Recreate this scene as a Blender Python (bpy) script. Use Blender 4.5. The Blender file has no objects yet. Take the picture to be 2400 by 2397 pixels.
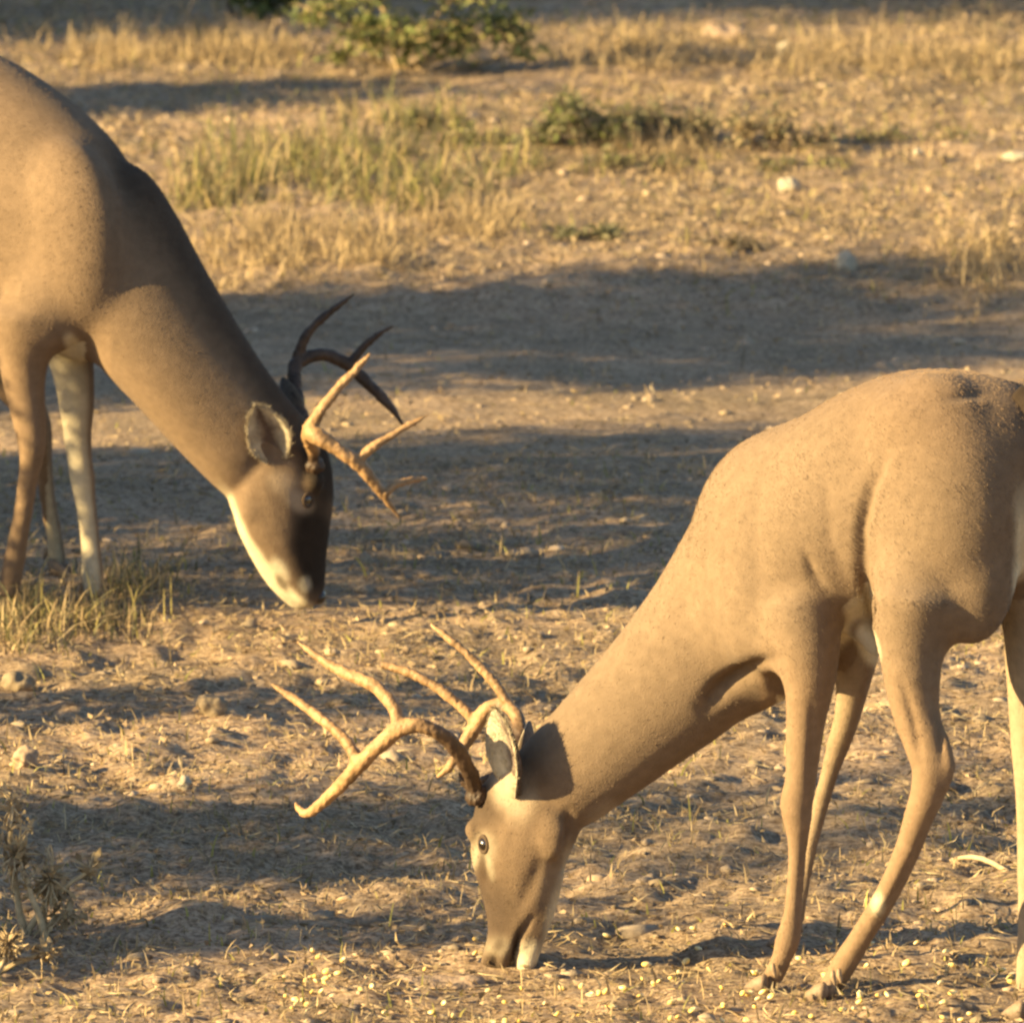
import bpy, bmesh, math, random
import numpy as np
from mathutils import Vector, Matrix
from mathutils.bvhtree import BVHTree

random.seed(7); RNG = np.random.default_rng(7)
SC = bpy.context.scene
COL = SC.collection

# ------------------------------------------------------------------ camera
CAM_H = 4.2
F = 34320.0                       # focal length in photo pixels (2400 wide)
PITCH = math.atan((1198.5 + 4200.0) / F)
cam_d = bpy.data.cameras.new('camera')
cam = bpy.data.objects.new('camera', cam_d); COL.objects.link(cam)
cam.location = (0, 0, CAM_H)
cam.rotation_euler = (math.pi / 2 - PITCH, 0, 0)
cam_d.sensor_fit = 'HORIZONTAL'; cam_d.sensor_width = 36.0
cam_d.lens = F / 2400.0 * 36.0
cam_d.clip_start = 0.5; cam_d.clip_end = 3000
cam_d.dof.use_dof = True
cam_d.dof.focus_distance = 22.9
cam_d.dof.aperture_fstop = 15.0
SC.camera = cam

# ------------------------------------------------------------------ light
SUN_AZ = math.radians(18)         # from the left, a little towards the camera
SUN_EL = math.radians(18)
TO_SUN = Vector((-math.cos(SUN_AZ) * math.cos(SUN_EL), -math.sin(SUN_AZ) * math.cos(SUN_EL), math.sin(SUN_EL)))
world = bpy.data.worlds.new('World'); SC.world = world
world.use_nodes = True
wn = world.node_tree.nodes; wl = world.node_tree.links
sky = wn.new('ShaderNodeTexSky'); sky.sky_type = 'NISHITA'; sky.sun_disc = False
sky.sun_elevation = SUN_EL; sky.sun_rotation = math.atan2(TO_SUN.x, TO_SUN.y)
sky.air_density = 1.0; sky.dust_density = 0.6; sky.ozone_density = 1.5
wl.new(sky.outputs[0], wn['Background'].inputs[0]); wn['Background'].inputs[1].default_value = 0.060
sun_d = bpy.data.lights.new('sun', 'SUN'); sun_d.energy = 5.0; sun_d.angle = math.radians(0.55)
sun_d.color = (1.0, 0.755, 0.36)
sun = bpy.data.objects.new('sun', sun_d); COL.objects.link(sun)
sun.rotation_euler = TO_SUN.to_track_quat('Z', 'Y').to_euler()
vs = SC.view_settings
vs.view_transform = 'Standard'; vs.look = 'None'; vs.exposure = 2.0; vs.gamma = 1.0
SC.cycles.filter_width = 2.5

# ------------------------------------------------------------------ pixel helpers
CAM = Vector((0, 0, CAM_H))
FWD = Vector((0, math.cos(PITCH), -math.sin(PITCH))); UPV = Vector((0, math.sin(PITCH), math.cos(PITCH)))
def ray(px, py):
    return FWD + Vector((1, 0, 0)) * ((px - 1200.0) / F) - UPV * ((py - 1198.5) / F)
def G(px, py, z=0.0):
    d = ray(px, py); t = (z - CAM_H) / d.z
    return CAM + d * t
def project(co):                  # Nx3 -> px, py
    v = co - np.array(CAM)
    dep = v @ np.array(FWD)
    return 1200 + v[:, 0] / dep * F, 1198.5 - (v @ np.array(UPV)) / dep * F
class Frame:
    """vertical plane through a pivot; heading h, near-side normal n (towards the camera)"""
    def __init__(s, pivot, heading_deg, right):
        a = math.radians(heading_deg); s.p = Vector(pivot)
        if right: s.h = Vector((math.cos(a), -math.sin(a), 0)); s.n = Vector((-math.sin(a), -math.cos(a), 0))
        else:     s.h = Vector((-math.cos(a), math.sin(a), 0)); s.n = Vector((-math.sin(a), -math.cos(a), 0))
    def at(s, px, py, l=0.0):
        d = ray(px, py); q = s.p + s.n * l
        t = (q - CAM).dot(s.n) / d.dot(s.n)
        return CAM + d * t
PXM = lambda P: F / (P - CAM).dot(FWD)      # photo pixels per metre at P

# ------------------------------------------------------------------ object helpers
def link(name, mesh, mat=None, parent=None):
    o = bpy.data.objects.new(name, mesh); COL.objects.link(o)
    if mat is not None:
        mesh.materials.clear(); mesh.materials.append(mat)
    if parent is not None: o.parent = parent
    return o
def tag(o, label=None, cat=None, group=None, kind=None):
    if label: o['label'] = label
    if cat: o['category'] = cat
    if group: o['group'] = group
    if kind: o['kind'] = kind
    return o
def empty(name, loc):
    o = bpy.data.objects.new(name, None); COL.objects.link(o); o.location = loc
    o.empty_display_size = 0.1
    return o
def child(name, mesh, mat, parent):
    """mesh given in world coordinates, parented to an unrotated empty"""
    o = link(name, mesh, mat, parent)
    mesh.transform(Matrix.Translation(-Vector(parent.location)))
    return o
def mesh_np(name, verts, faces, smooth=False, col=None):
    verts = np.asarray(verts, dtype=np.float32); faces = np.asarray(faces, dtype=np.int32)
    me = bpy.data.meshes.new(name)
    k = faces.shape[1]; n = faces.shape[0]
    me.vertices.add(len(verts)); me.vertices.foreach_set('co', verts.ravel())
    me.loops.add(n * k); me.loops.foreach_set('vertex_index', faces.ravel())
    me.polygons.add(n)
    me.polygons.foreach_set('loop_start', np.arange(0, n * k, k, dtype=np.int32))
    me.polygons.foreach_set('loop_total', np.full(n, k, dtype=np.int32))
    me.polygons.foreach_set('use_smooth', np.full(n, smooth, dtype=bool))
    me.update(calc_edges=True)
    if col is not None: set_col(me, col)
    return me
def set_col(me, col):
    a = me.color_attributes.new('col', 'FLOAT_COLOR', 'POINT')
    c = np.ones((len(me.vertices), 4), dtype=np.float32); c[:, :3] = col
    a.data.foreach_set('color', c.ravel())
def set_inputs(n, **kw):
    for k, v in kw.items():
        k = k.replace('_', ' ')
        if k in n.inputs: n.inputs[k].default_value = v

# value noise
_P = RNG.random((256, 256))
def vnoise(x, y):
    xi = np.floor(x).astype(int); yi = np.floor(y).astype(int)
    fx = x - xi; fy = y - yi; fx = fx * fx * (3 - 2 * fx); fy = fy * fy * (3 - 2 * fy)
    a = _P[xi & 255, yi & 255]; b = _P[(xi + 1) & 255, yi & 255]
    c = _P[xi & 255, (yi + 1) & 255]; d = _P[(xi + 1) & 255, (yi + 1) & 255]
    return (a * (1 - fx) + b * fx) * (1 - fy) + (c * (1 - fx) + d * fx) * fy
def fbm(x, y, oct=4, g=0.5):
    s = 0; a = 1; t = 0
    for i in range(oct):
        s = s + a * vnoise(x * 2 ** i + 17.3 * i, y * 2 ** i + 5.1 * i); t += a; a *= g
    return s / t
def sstep(a, b, x):
    t = np.clip((x - a) / (b - a), 0, 1); return t * t * (3 - 2 * t)

# ------------------------------------------------------------------ materials
def mat_attr(name, rough=0.9, noise_scale=60, noise_amt=0.35, bump=0.3, bump_scale=200, spec=0.15, sheen=0.0, transl=0.0):
    m = bpy.data.materials.new(name); m.use_nodes = True
    N = m.node_tree.nodes; L = m.node_tree.links; b = N['Principled BSDF']
    at = N.new('ShaderNodeAttribute'); at.attribute_name = 'col'
    tc = N.new('ShaderNodeTexCoord')
    no = N.new('ShaderNodeTexNoise'); set_inputs(no, Scale=noise_scale, Detail=4.0, Roughness=0.6)
    L.new(tc.outputs['Object'], no.inputs['Vector'])
    mr = N.new('ShaderNodeMapRange'); set_inputs(mr, **{'From_Min': 0.25, 'From_Max': 0.75, 'To_Min': 1 - noise_amt, 'To_Max': 1 + noise_amt})
    L.new(no.outputs[0], mr.inputs['Value'])
    mx = N.new('ShaderNodeVectorMath'); mx.operation = 'SCALE'
    L.new(at.outputs['Color'], mx.inputs[0]); L.new(mr.outputs[0], mx.inputs['Scale'])
    L.new(mx.outputs[0], b.inputs['Base Color'])
    set_inputs(b, Roughness=rough, Specular_IOR_Level=spec, Sheen_Weight=sheen, Sheen_Roughness=0.5)
    if bump > 0:
        n2 = N.new('ShaderNodeTexNoise'); set_inputs(n2, Scale=bump_scale, Detail=3.0, Roughness=0.6)
        L.new(tc.outputs['Object'], n2.inputs['Vector'])
        bp = N.new('ShaderNodeBump'); set_inputs(bp, Strength=bump, Distance=0.004)
        L.new(n2.outputs[0], bp.inputs['Height']); L.new(bp.outputs[0], b.inputs['Normal'])
    if transl > 0:
        tr = N.new('ShaderNodeBsdfTranslucent'); L.new(mx.outputs[0], tr.inputs['Color'])
        ms = N.new('ShaderNodeMixShader'); ms.inputs[0].default_value = transl
        L.new(b.outputs[0], ms.inputs[1]); L.new(tr.outputs[0], ms.inputs[2])
        L.new(ms.outputs[0], N['Material Output'].inputs['Surface'])
    return m
M_coat = mat_attr('deer_coat', 0.85, 60, 0.16, 0.35, 330, 0.06, 0.04)
M_antler = mat_attr('antler_bone', 0.55, 90, 0.22, 0.4, 240, 0.3)
M_ear = mat_attr('ear_fur', 0.9, 120, 0.3, 0.4, 300, 0.1, 0.2, 0.04)
M_hoof = mat_attr('hoof_horn', 0.6, 150, 0.3, 0.3, 300, 0.3)
M_rock = mat_attr('pale_rock', 0.9, 50, 0.3, 0.6, 120, 0.2)
M_clod = mat_attr('soil_clod', 0.95, 80, 0.3, 0.4, 200, 0.1)
M_blade = mat_attr('grass_blade', 0.8, 40, 0.2, 0, 1, 0.2, 0, 0.25)
M_litter = mat_attr('dry_litter', 0.9, 60, 0.25, 0, 1, 0.1, 0, 0.2)
M_leaf = mat_attr('leaf', 0.65, 30, 0.25, 0, 1, 0.3, 0, 0.3)
M_wood = mat_attr('twig_bark', 0.9, 60, 0.3, 0.4, 150, 0.1)
M_corn = mat_attr('corn_kernel', 0.35, 100, 0.12, 0, 1, 0.5)
def mat_plain(name, color, rough, spec=0.5, coat=0.0):
    m = bpy.data.materials.new(name); m.use_nodes = True; N = m.node_tree.nodes; L = m.node_tree.links
    b = N['Principled BSDF']
    no = N.new('ShaderNodeTexNoise'); set_inputs(no, Scale=150.0)
    mr = N.new('ShaderNodeMixRGB'); mr.blend_type = 'MULTIPLY'; mr.inputs[0].default_value = 0.4
    mr.inputs[1].default_value = (*color, 1); L.new(no.outputs[0], mr.inputs[2]); L.new(mr.outputs[0], b.inputs['Base Color'])
    set_inputs(b, Roughness=rough, Specular_IOR_Level=spec, Coat_Weight=coat)
    return m
M_eye = mat_plain('wet_dark_eye', (0.012, 0.007, 0.004), 0.2, 0.8, 1.0)
M_nose = mat_plain('wet_dark_nose', (0.02, 0.016, 0.014), 0.35, 0.5)

def mat_ground():
    m = bpy.data.materials.new('dry_dirt'); m.use_nodes = True
    N = m.node_tree.nodes; L = m.node_tree.links; b = N['Principled BSDF']
    tc = N.new('ShaderNodeTexCoord')
    def noise(sc, det, ro):
        n = N.new('ShaderNodeTexNoise'); set_inputs(n, Scale=sc, Detail=det, Roughness=ro)
        L.new(tc.outputs['Object'], n.inputs['Vector']); return n
    big = noise(1.3, 4, 0.6); mid = noise(14, 5, 0.65); fine = noise(90, 5, 0.7)
    r1 = N.new('ShaderNodeValToRGB'); e = r1.color_ramp.elements
    e[0].position = 0.3; e[0].color = (0.30, 0.24, 0.18, 1); e[1].position = 0.72; e[1].color = (0.48, 0.385, 0.285, 1)
    L.new(mid.outputs[0], r1.inputs[0])
    r2 = N.new('ShaderNodeValToRGB'); e = r2.color_ramp.elements
    e[0].position = 0.36; e[0].color = (0.36, 0.31, 0.27, 1); e[1].position = 0.60; e[1].color = (1.1, 1.05, 0.98, 1)
    L.new(fine.outputs[0], r2.inputs[0])
    r3 = N.new('ShaderNodeValToRGB'); e = r3.color_ramp.elements
    e[0].position = 0.35; e[0].color = (0.72, 0.70, 0.64, 1); e[1].position = 0.65; e[1].color = (1.12, 1.04, 0.96, 1)
    L.new(big.outputs[0], r3.inputs[0])
    x1 = N.new('ShaderNodeMixRGB'); x1.blend_type = 'MULTIPLY'; x1.inputs[0].default_value = 1
    x2 = N.new('ShaderNodeMixRGB'); x2.blend_type = 'MULTIPLY'; x2.inputs[0].default_value = 1
    L.new(r1.outputs[0], x1.inputs[1]); L.new(r2.outputs[0], x1.inputs[2])
    L.new(x1.outputs[0], x2.inputs[1]); L.new(r3.outputs[0], x2.inputs[2]); L.new(x2.outputs[0], b.inputs['Base Color'])
    set_inputs(b, Roughness=0.95, Specular_IOR_Level=0.1)
    bp = N.new('ShaderNodeBump'); set_inputs(bp, Strength=0.6, Distance=0.01)
    L.new(fine.outputs[0], bp.inputs['Height']); L.new(bp.outputs[0], b.inputs['Normal'])
    return m
M_ground = mat_ground()

# ------------------------------------------------------------------ ground
# lumpy except on the smooth strip of track between about 27.6 and 29.4 m
TRODDEN = [(*tuple(G(1180, 2292))[:2], .16, -.014), (*tuple(G(730, 1425))[:2], .14, -.006)] + [(*tuple(G(x_, y_))[:2], .07, .0) for x_, y_ in ((1786, 2322), (1838, 2218), (1925, 2342), (2390, 2385), (22, 1442), (226, 1430), (142, 1348))]
def rough_mask(Y):
    return 1 - 0.7 * sstep(26.6, 27.5, Y) * (1 - sstep(29.3, 29.8, Y))
def ground_h(X, Y):
    X = np.asarray(X, float); Y = np.asarray(Y, float)
    r = rough_mask(Y) * (1 + .7 * (1 - sstep(25.3, 26.2, Y)))
    h = (fbm(X * 1.1 + 40, Y * 0.9 + 9, 3) - 0.5) * 0.035
    h = h + r * (fbm(X * 6 + 3, Y * 5, 3) - 0.5) * 0.030
    h = h + r * (fbm(X * 24 + 3, Y * 20, 2) - 0.5) * 0.016
    h = h - 0.03 * sstep(27.2, 27.8, Y) * (1 - sstep(29.2, 29.7, Y)) + 0.02 * sstep(29.4, 30.2, Y)
    for cx, cy, cr, cz in TRODDEN:                      # trodden or nuzzled flat
        w = np.exp(-(((X - cx) / cr) ** 2 + ((Y - cy) / (cr * 1.6)) ** 2)); h = h * (1 - w) + cz * w
    far = sstep(36, 60, np.hypot(X, Y - 10))
    return h * (1 - far)
def gz(p): return float(ground_h(np.array([p[0]]), np.array([p[1]]))[0])

def build_ground():
    xs = np.concatenate([np.linspace(-400, -12, 14), np.linspace(-10, -2.3, 40), np.arange(-2.2, 2.2, 0.014), np.linspace(2.3, 10, 40), np.linspace(12, 400, 14)])
    ys = np.concatenate([np.linspace(-60, 12, 10), np.linspace(13, 19.9, 30), np.arange(20.0, 36.0, 0.02), np.linspace(36.1, 48, 50), np.linspace(50, 1500, 40)])
    XX, YY = np.meshgrid(xs, ys)
    Z = ground_h(XX, YY)
    v = np.stack([XX.ravel(), YY.ravel(), Z.ravel()], 1)
    nx = len(xs); ny = len(ys)
    i = np.arange(nx - 1)[None, :] + np.arange(ny - 1)[:, None] * nx
    f = np.stack([i, i + 1, i + 1 + nx, i + nx], -1).reshape(-1, 4)
    o = link('ground', mesh_np('ground', v, f, True), M_ground)
    tag(o, 'dry bare dirt ground with ruts and clods', 'ground', kind='structure')
build_ground()

# ------------------------------------------------------------------ loft / tube tools
def add_rings(bm, rings, cap=True):
    """rings: list of lists of Vectors, all same length"""
    vs_ = [[bm.verts.new(p) for p in r] for r in rings]
    n = len(rings[0])
    for a, b in zip(vs_[:-1], vs_[1:]):
        for k in range(n):
            bm.faces.new((a[k], a[(k + 1) % n], b[(k + 1) % n], b[k]))
    if cap:
        for r, flip in ((vs_[0], True), (vs_[-1], False)):
            c = bm.verts.new(sum((v.co for v in r), Vector()) / n)
            for k in range(n):
                t = (r[k], r[(k + 1) % n], c) if not flip else (r[(k + 1) % n], r[k], c)
                bm.faces.new(t)
def catmull(P, sub):
    """P: list of numpy arrays; returns densified list"""
    out = []
    n = len(P)
    for i in range(n - 1):
        p0 = P[max(i - 1, 0)]; p1 = P[i]; p2 = P[i + 1]; p3 = P[min(i + 2, n - 1)]
        for k in range(sub):
            t = k / sub
            out.append(0.5 * ((2 * p1) + (-p0 + p2) * t + (2 * p0 - 5 * p1 + 4 * p2 - p3) * t * t + (-p0 + 3 * p1 - 3 * p2 + p3) * t ** 3))
    out.append(P[-1]); return out
def loft_edges(bm, fr, st, sub=4, n=20, egg=0.0):
    """st: (topx, topy, botx, boty, halfwidth_m[, l[, frame]])"""
    P = []
    for s in st:
        f_ = s[6] if len(s) > 6 else fr; l = s[5] if len(s) > 5 else 0.0
        a = f_.at(s[0], s[1], l); b = f_.at(s[2], s[3], l)
        P.append(np.array([*a, *b, *(f_.n * s[4])]))
    rings = []
    for q in catmull(P, sub):
        a = Vector(q[0:3]); b = Vector(q[3:6]); w = Vector(q[6:9]); c = (a + b) / 2; e = (a - b) / 2
        rings.append([c + e * math.cos(t) + w * math.sin(t) * (1 + egg * math.cos(t)) for t in (2 * math.pi * k / n for k in range(n))])
    add_rings(bm, rings)
def loft_round(bm, pts, sub=4, n=14, e_dir=None, flat=1.0):
    """pts: list of (Vector, radius_m)"""
    P = [np.array([*p, r]) for p, r in pts]
    Q = catmull(P, sub); rings = []
    for i, q in enumerate(Q):
        a = Q[max(i - 1, 0)]; b = Q[min(i + 1, len(Q) - 1)]
        d = Vector(b[:3] - a[:3]).normalized()
        s = e_dir if e_dir is not None else (Vector((0, 1, 0)) if abs(d.y) < 0.9 else Vector((1, 0, 0)))
        e2 = (s - d * s.dot(d)).normalized(); e1 = d.cross(e2)
        c = Vector(q[:3]); r = max(q[3], 0.0006)
        rings.append([c + e1 * (r * math.cos(t)) + e2 * (r * flat * math.sin(t)) for t in (2 * math.pi * k / n for k in range(n))])
    add_rings(bm, rings)
def limb(fr, st):
    """st: (px, py, r_px, l) -> points for loft_round"""
    out = []
    for s in st:
        p = fr.at(s[0], s[1], s[3]); out.append((p, s[2] / PXM(p)))
    return out
def blob(bm, fr, px, py, l, rx, ry, rl, tilt=0.0):
    """ellipsoid on a frame: rx, ry in px in the plane, rl in metres across"""
    c = fr.at(px, py, l); k = 1 / PXM(c)
    m = Matrix.Identity(3); up = Vector((0, 0, 1))
    ax = fr.h * math.cos(tilt) + up * math.sin(tilt); az = -fr.h * math.sin(tilt) + up * math.cos(tilt)
    M4 = Matrix(((ax.x * rx * k, fr.n.x * rl, az.x * ry * k, c.x), (ax.y * rx * k, fr.n.y * rl, az.y * ry * k, c.y),
                 (ax.z * rx * k, fr.n.z * rl, az.z * ry * k, c.z), (0, 0, 0, 1)))
    bmesh.ops.create_uvsphere(bm, u_segments=20, v_segments=14, radius=1.0, matrix=M4)
def remesh(bm, voxel, smooth_it):
    bmesh.ops.recalc_face_normals(bm, faces=bm.faces)
    me = bpy.data.meshes.new('tmp'); bm.to_mesh(me); bm.free()
    o = bpy.data.objects.new('tmp', me); COL.objects.link(o)
    r = o.modifiers.new('r', 'REMESH'); r.mode = 'VOXEL'; r.voxel_size = voxel
    s = o.modifiers.new('s', 'SMOOTH'); s.factor = 0.5; s.iterations = smooth_it
    dg = bpy.context.evaluated_depsgraph_get()
    out = bpy.data.meshes.new_from_object(o.evaluated_get(dg))
    bpy.data.objects.remove(o); bpy.data.meshes.remove(me)
    for a in list(out.color_attributes): out.color_attributes.remove(a)
    out.polygons.foreach_set('use_smooth', np.ones(len(out.polygons), dtype=bool))
    out.materials.clear()
    return out
def soften(me, weight, iters):
    co = mesh_co(me); n = len(co); w = weight(co)[:, None]
    ed = np.empty(len(me.edges) * 2, dtype=np.int32); me.edges.foreach_get('vertices', ed); ed = ed.reshape(-1, 2)
    a = np.concatenate([ed[:, 0], ed[:, 1]]); b = np.concatenate([ed[:, 1], ed[:, 0]])
    deg = np.bincount(a, minlength=n)[:, None].clip(1)
    for _ in range(iters):
        for sgn in (0.6, -0.36):
            m = np.stack([np.bincount(a, co[b, k], n) for k in range(3)], 1) / deg
            co = co + (m - co) * w * sgn
    me.vertices.foreach_set('co', co.astype(np.float32).ravel()); me.update()
def groove(me, curves):
    """press shallow folds into a body: (points in px, width px, depth m)"""
    co = mesh_co(me); no = mesh_no(me); px, py = project(co)
    for pts, wd, dp in curves:
        dd = np.full(len(px), 1e9); tt = np.zeros(len(px)); n = len(pts) - 1
        for a in range(n):
            (x0, y0), (x1, y1) = pts[a], pts[a + 1]
            t = np.clip(((px - x0) * (x1 - x0) + (py - y0) * (y1 - y0)) / ((x1 - x0) ** 2 + (y1 - y0) ** 2), 0, 1)
            d = np.hypot(px - x0 - t * (x1 - x0), py - y0 - t * (y1 - y0))
            m = d < dd; dd[m] = d[m]; tt[m] = ((a + t) / n)[m]
        w = np.exp(-(dd / wd) ** 2) * np.sin(np.clip(tt, 0.04, 0.96) * math.pi) ** 0.6 * (no[:, 1] < 0.2)
        co = co - no * (w * dp)[:, None]
    me.vertices.foreach_set('co', co.astype(np.float32).ravel()); me.update()
def bm_mesh(bm, name, col=None, smooth=True):
    bmesh.ops.recalc_face_normals(bm, faces=bm.faces)
    me = bpy.data.meshes.new(name); bm.to_mesh(me); bm.free()
    me.polygons.foreach_set('use_smooth', np.full(len(me.polygons), smooth, dtype=bool))
    if col is not None: set_col(me, np.array(col)[None, :].repeat(len(me.vertices), 0) if np.ndim(col) == 1 else col)
    return me
def mesh_co(me):
    co = np.empty(len(me.vertices) * 3, dtype=np.float32); me.vertices.foreach_get('co', co); return co.reshape(-1, 3).astype(float)
def mesh_no(me):
    no = np.empty(len(me.vertices) * 3, dtype=np.float32); me.vertices.foreach_get('normal', no); return no.reshape(-1, 3).astype(float)

# ------------------------------------------------------------------ deer parts
COAT = np.array((0.160, 0.113, 0.074)); DARK = np.array((0.13, 0.085, 0.055)); WHITE = np.array((0.50, 0.43, 0.30)); LEG = np.array((0.195, 0.131, 0.081))
BONE = np.array((0.27, 0.163, 0.078)); BONEDARK = np.array((0.06, 0.036, 0.022))
def paint(col, px, py, spots, mask=None):
    """spots: (cx, cy, rx, ry, angle_deg, colour, strength, softness)"""
    for cx, cy, rx, ry, an, c, st, so in spots:
        a = math.radians(an); dx = px - cx; dy = py - cy
        u = (dx * math.cos(a) + dy * math.sin(a)) / rx; v = (-dx * math.sin(a) + dy * math.cos(a)) / ry
        d = np.sqrt(u * u + v * v)
        w = st * (1 - sstep(1 - so, 1 + so, d))
        if mask is not None: w = w * mask
        col[:] = col * (1 - w[:, None]) + np.array(c) * w[:, None]
    return col
def hoof_mesh(foot, direction, size):
    """cloven hoof: two toes side by side, on the ground at foot, pointing along direction"""
    d = Vector((direction[0], direction[1], 0)).normalized(); s = Vector((-d.y, d.x, 0)); up = Vector((0, 0, 1))
    bm = bmesh.new()
    for sg in (-1, 1):
        rings = []
        for t, w, h0, h1, fwd in ((0, .40, .35, 1.15, -.55), (.25, .50, .0, 1.25, -.35), (.55, .50, .0, 1.05, .15), (.85, .34, .0, .62, .75), (1, .10, .0, .20, 1.12)):
            c = Vector(foot) + d * (fwd * size) + s * (sg * size * 0.40 * (1 - 0.15 * t))
            r = []
            for k in range(10):
                a = 2 * math.pi * k / 10
                x = math.cos(a) * w * size * 0.72; z = (h0 + h1) / 2 * size + math.sin(a) * (h1 - h0) / 2 * size
                r.append(c + s * x + up * z)
            rings.append(r)
        add_rings(bm, rings)
    for sg in (-1, 1):                                  # dew claws
        c = Vector(foot) - d * (size * .95) + s * (sg * size * .30) + up * (size * 1.6)
        loft_round(bm, [(c + up * size * .3, size * .10), (c, size * .16), (c - up * size * .3 - d * size * .1, size * .11), (c - up * size * .5 - d * size * .15, size * .05)], 2, 8)
    me = bm_mesh(bm, 'hoof'); co = mesh_co(me)
    z = (co[:, 2] - co[:, 2].min()) / (np.ptp(co[:, 2]) + 1e-6)
    set_col(me, np.array((0.14, 0.10, 0.07)) * (1 - z[:, None]) + np.array((0.26, 0.18, 0.11)) * z[:, None])
    return me
def antler_mesh(fr, beam, tines, dark_to, burr=True):
    bm = bmesh.new()
    loft_round(bm, [(p_, r_ * .86) for p_, r_ in limb(fr, beam)], 6, 12)
    for t in tines: loft_round(bm, [(p_, r_ * .84) for p_, r_ in limb(fr, t)], 6, 10)
    p, r = limb(fr, [beam[0]])[0]; p2, _ = limb(fr, [beam[1]])[0]
    d = (p2 - p).normalized()
    loft_round(bm, [(p - d * .006, r * 1.1), (p, r * 1.45), (p + d * .010, r * 1.4), (p + d * .016, r * 1.0)], 3, 14)
    me = remesh(bm, 0.0028, 3)
    co = mesh_co(me); base = np.array(p)
    # knobbly surface: grooves along the beam
    no = mesh_no(me)
    n = (fbm(co[:, 0] * 70 + co[:, 1] * 40, co[:, 2] * 70, 3) - 0.5) * 0.0035 + (fbm(co[:, 0] * 260, co[:, 1] * 260 + co[:, 2] * 180, 2) - 0.5) * 0.003
    n = n * (1 + 1.2 * np.exp(-np.linalg.norm(co - base, axis=1) / .03))
    co2 = co + no * n[:, None]
    me.vertices.foreach_set('co', co2.astype(np.float32).ravel()); me.update()
    dist = np.linalg.norm(co - base, axis=1)
    w = 1 - sstep(dark_to * 0.55, dark_to, dist)
    col = BONE * (1 - w[:, None]) + BONEDARK * w[:, None]
    st = fbm(co[:, 0] * 45, co[:, 2] * 45 + co[:, 1] * 30, 3)
    col = col * (0.45 + 1.15 * st)[:, None]
    set_col(me, col); return me
def ear_mesh(base, tip, face, width, cup=0.55, fold=0.15):
    """leaf-shaped cupped ear with thickness; face = direction the opening looks"""
    base = Vector(base); ax = Vector(tip) - base; L = ax.length; ax.normalize()
    fc = Vector(face); fc = (fc - ax * fc.dot(ax)).normalized(); sd = ax.cross(fc)
    nt, nu = 22, 15; pts = []; th = 0.0035
    prof = lambda t: max(0.02, (0.42 + 0.95 * math.sin(min(t / 0.5, 1.0) * math.pi / 2)) * (1 - t ** 3.2) ** 0.75 * 0.75)
    for side in (1, -1):
        for i in range(nt):
            t = i / (nt - 1); w = width * prof(t); curl = (1.75 - 1.2 * t) * (0.5 + cup * 0.6)
            for j in range(nu):
                u = -1 + 2 * j / (nu - 1); a = u * curl
                R = w / (2 * math.sin(min(curl, 1.5)) + 1e-6)
                x = R * math.sin(a); y = R * (1 - math.cos(a))
                p = base + ax * (t * L) + sd * x + fc * (y - 0.1 * w + fold * L * t * t * 0.4)
                nrm = (fc * math.cos(a) - sd * math.sin(a))
                pts.append(p + nrm * (th / 2 * side))
    f = []; off = nt * nu
    for i in range(nt - 1):
        for j in range(nu - 1):
            a = i * nu + j
            f.append((a, a + 1, a + 1 + nu, a + nu)); f.append((off + a + nu, off + a + nu + 1, off + a + 1, off + a))
    ring = [j for j in range(nu)] + [i * nu + nu - 1 for i in range(1, nt)] + [(nt - 1) * nu + j for j in range(nu - 2, -1, -1)] + [i * nu for i in range(nt - 2, 0, -1)]
    for k in range(len(ring)):
        a = ring[k]; b = ring[(k + 1) % len(ring)]
        f.append((b, a, off + a, off + b))
    col = np.zeros((2 * off, 3))
    for s_ in (0, 1):
        for i in range(nt):
            for j in range(nu):
                t = i / (nt - 1); u = abs(-1 + 2 * j / (nu - 1))
                if s_ == 0:
                    w = float(np.clip(sstep(0.1, 0.65, np.array(u)) * .8 + .5 * (vnoise(np.array(j * .8), np.array(i * .35)) - .4), 0, 1)); c = np.array((0.11, 0.075, 0.055)) * (1 - w) + WHITE * w
                else:
                    c = COAT * 0.8 * (1 - 0.55 * (t > 0.9))
                col[s_ * off + i * nu + j] = c
    me = mesh_np('ear', [tuple(p) for p in pts], f, True, col)
    return me
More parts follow.
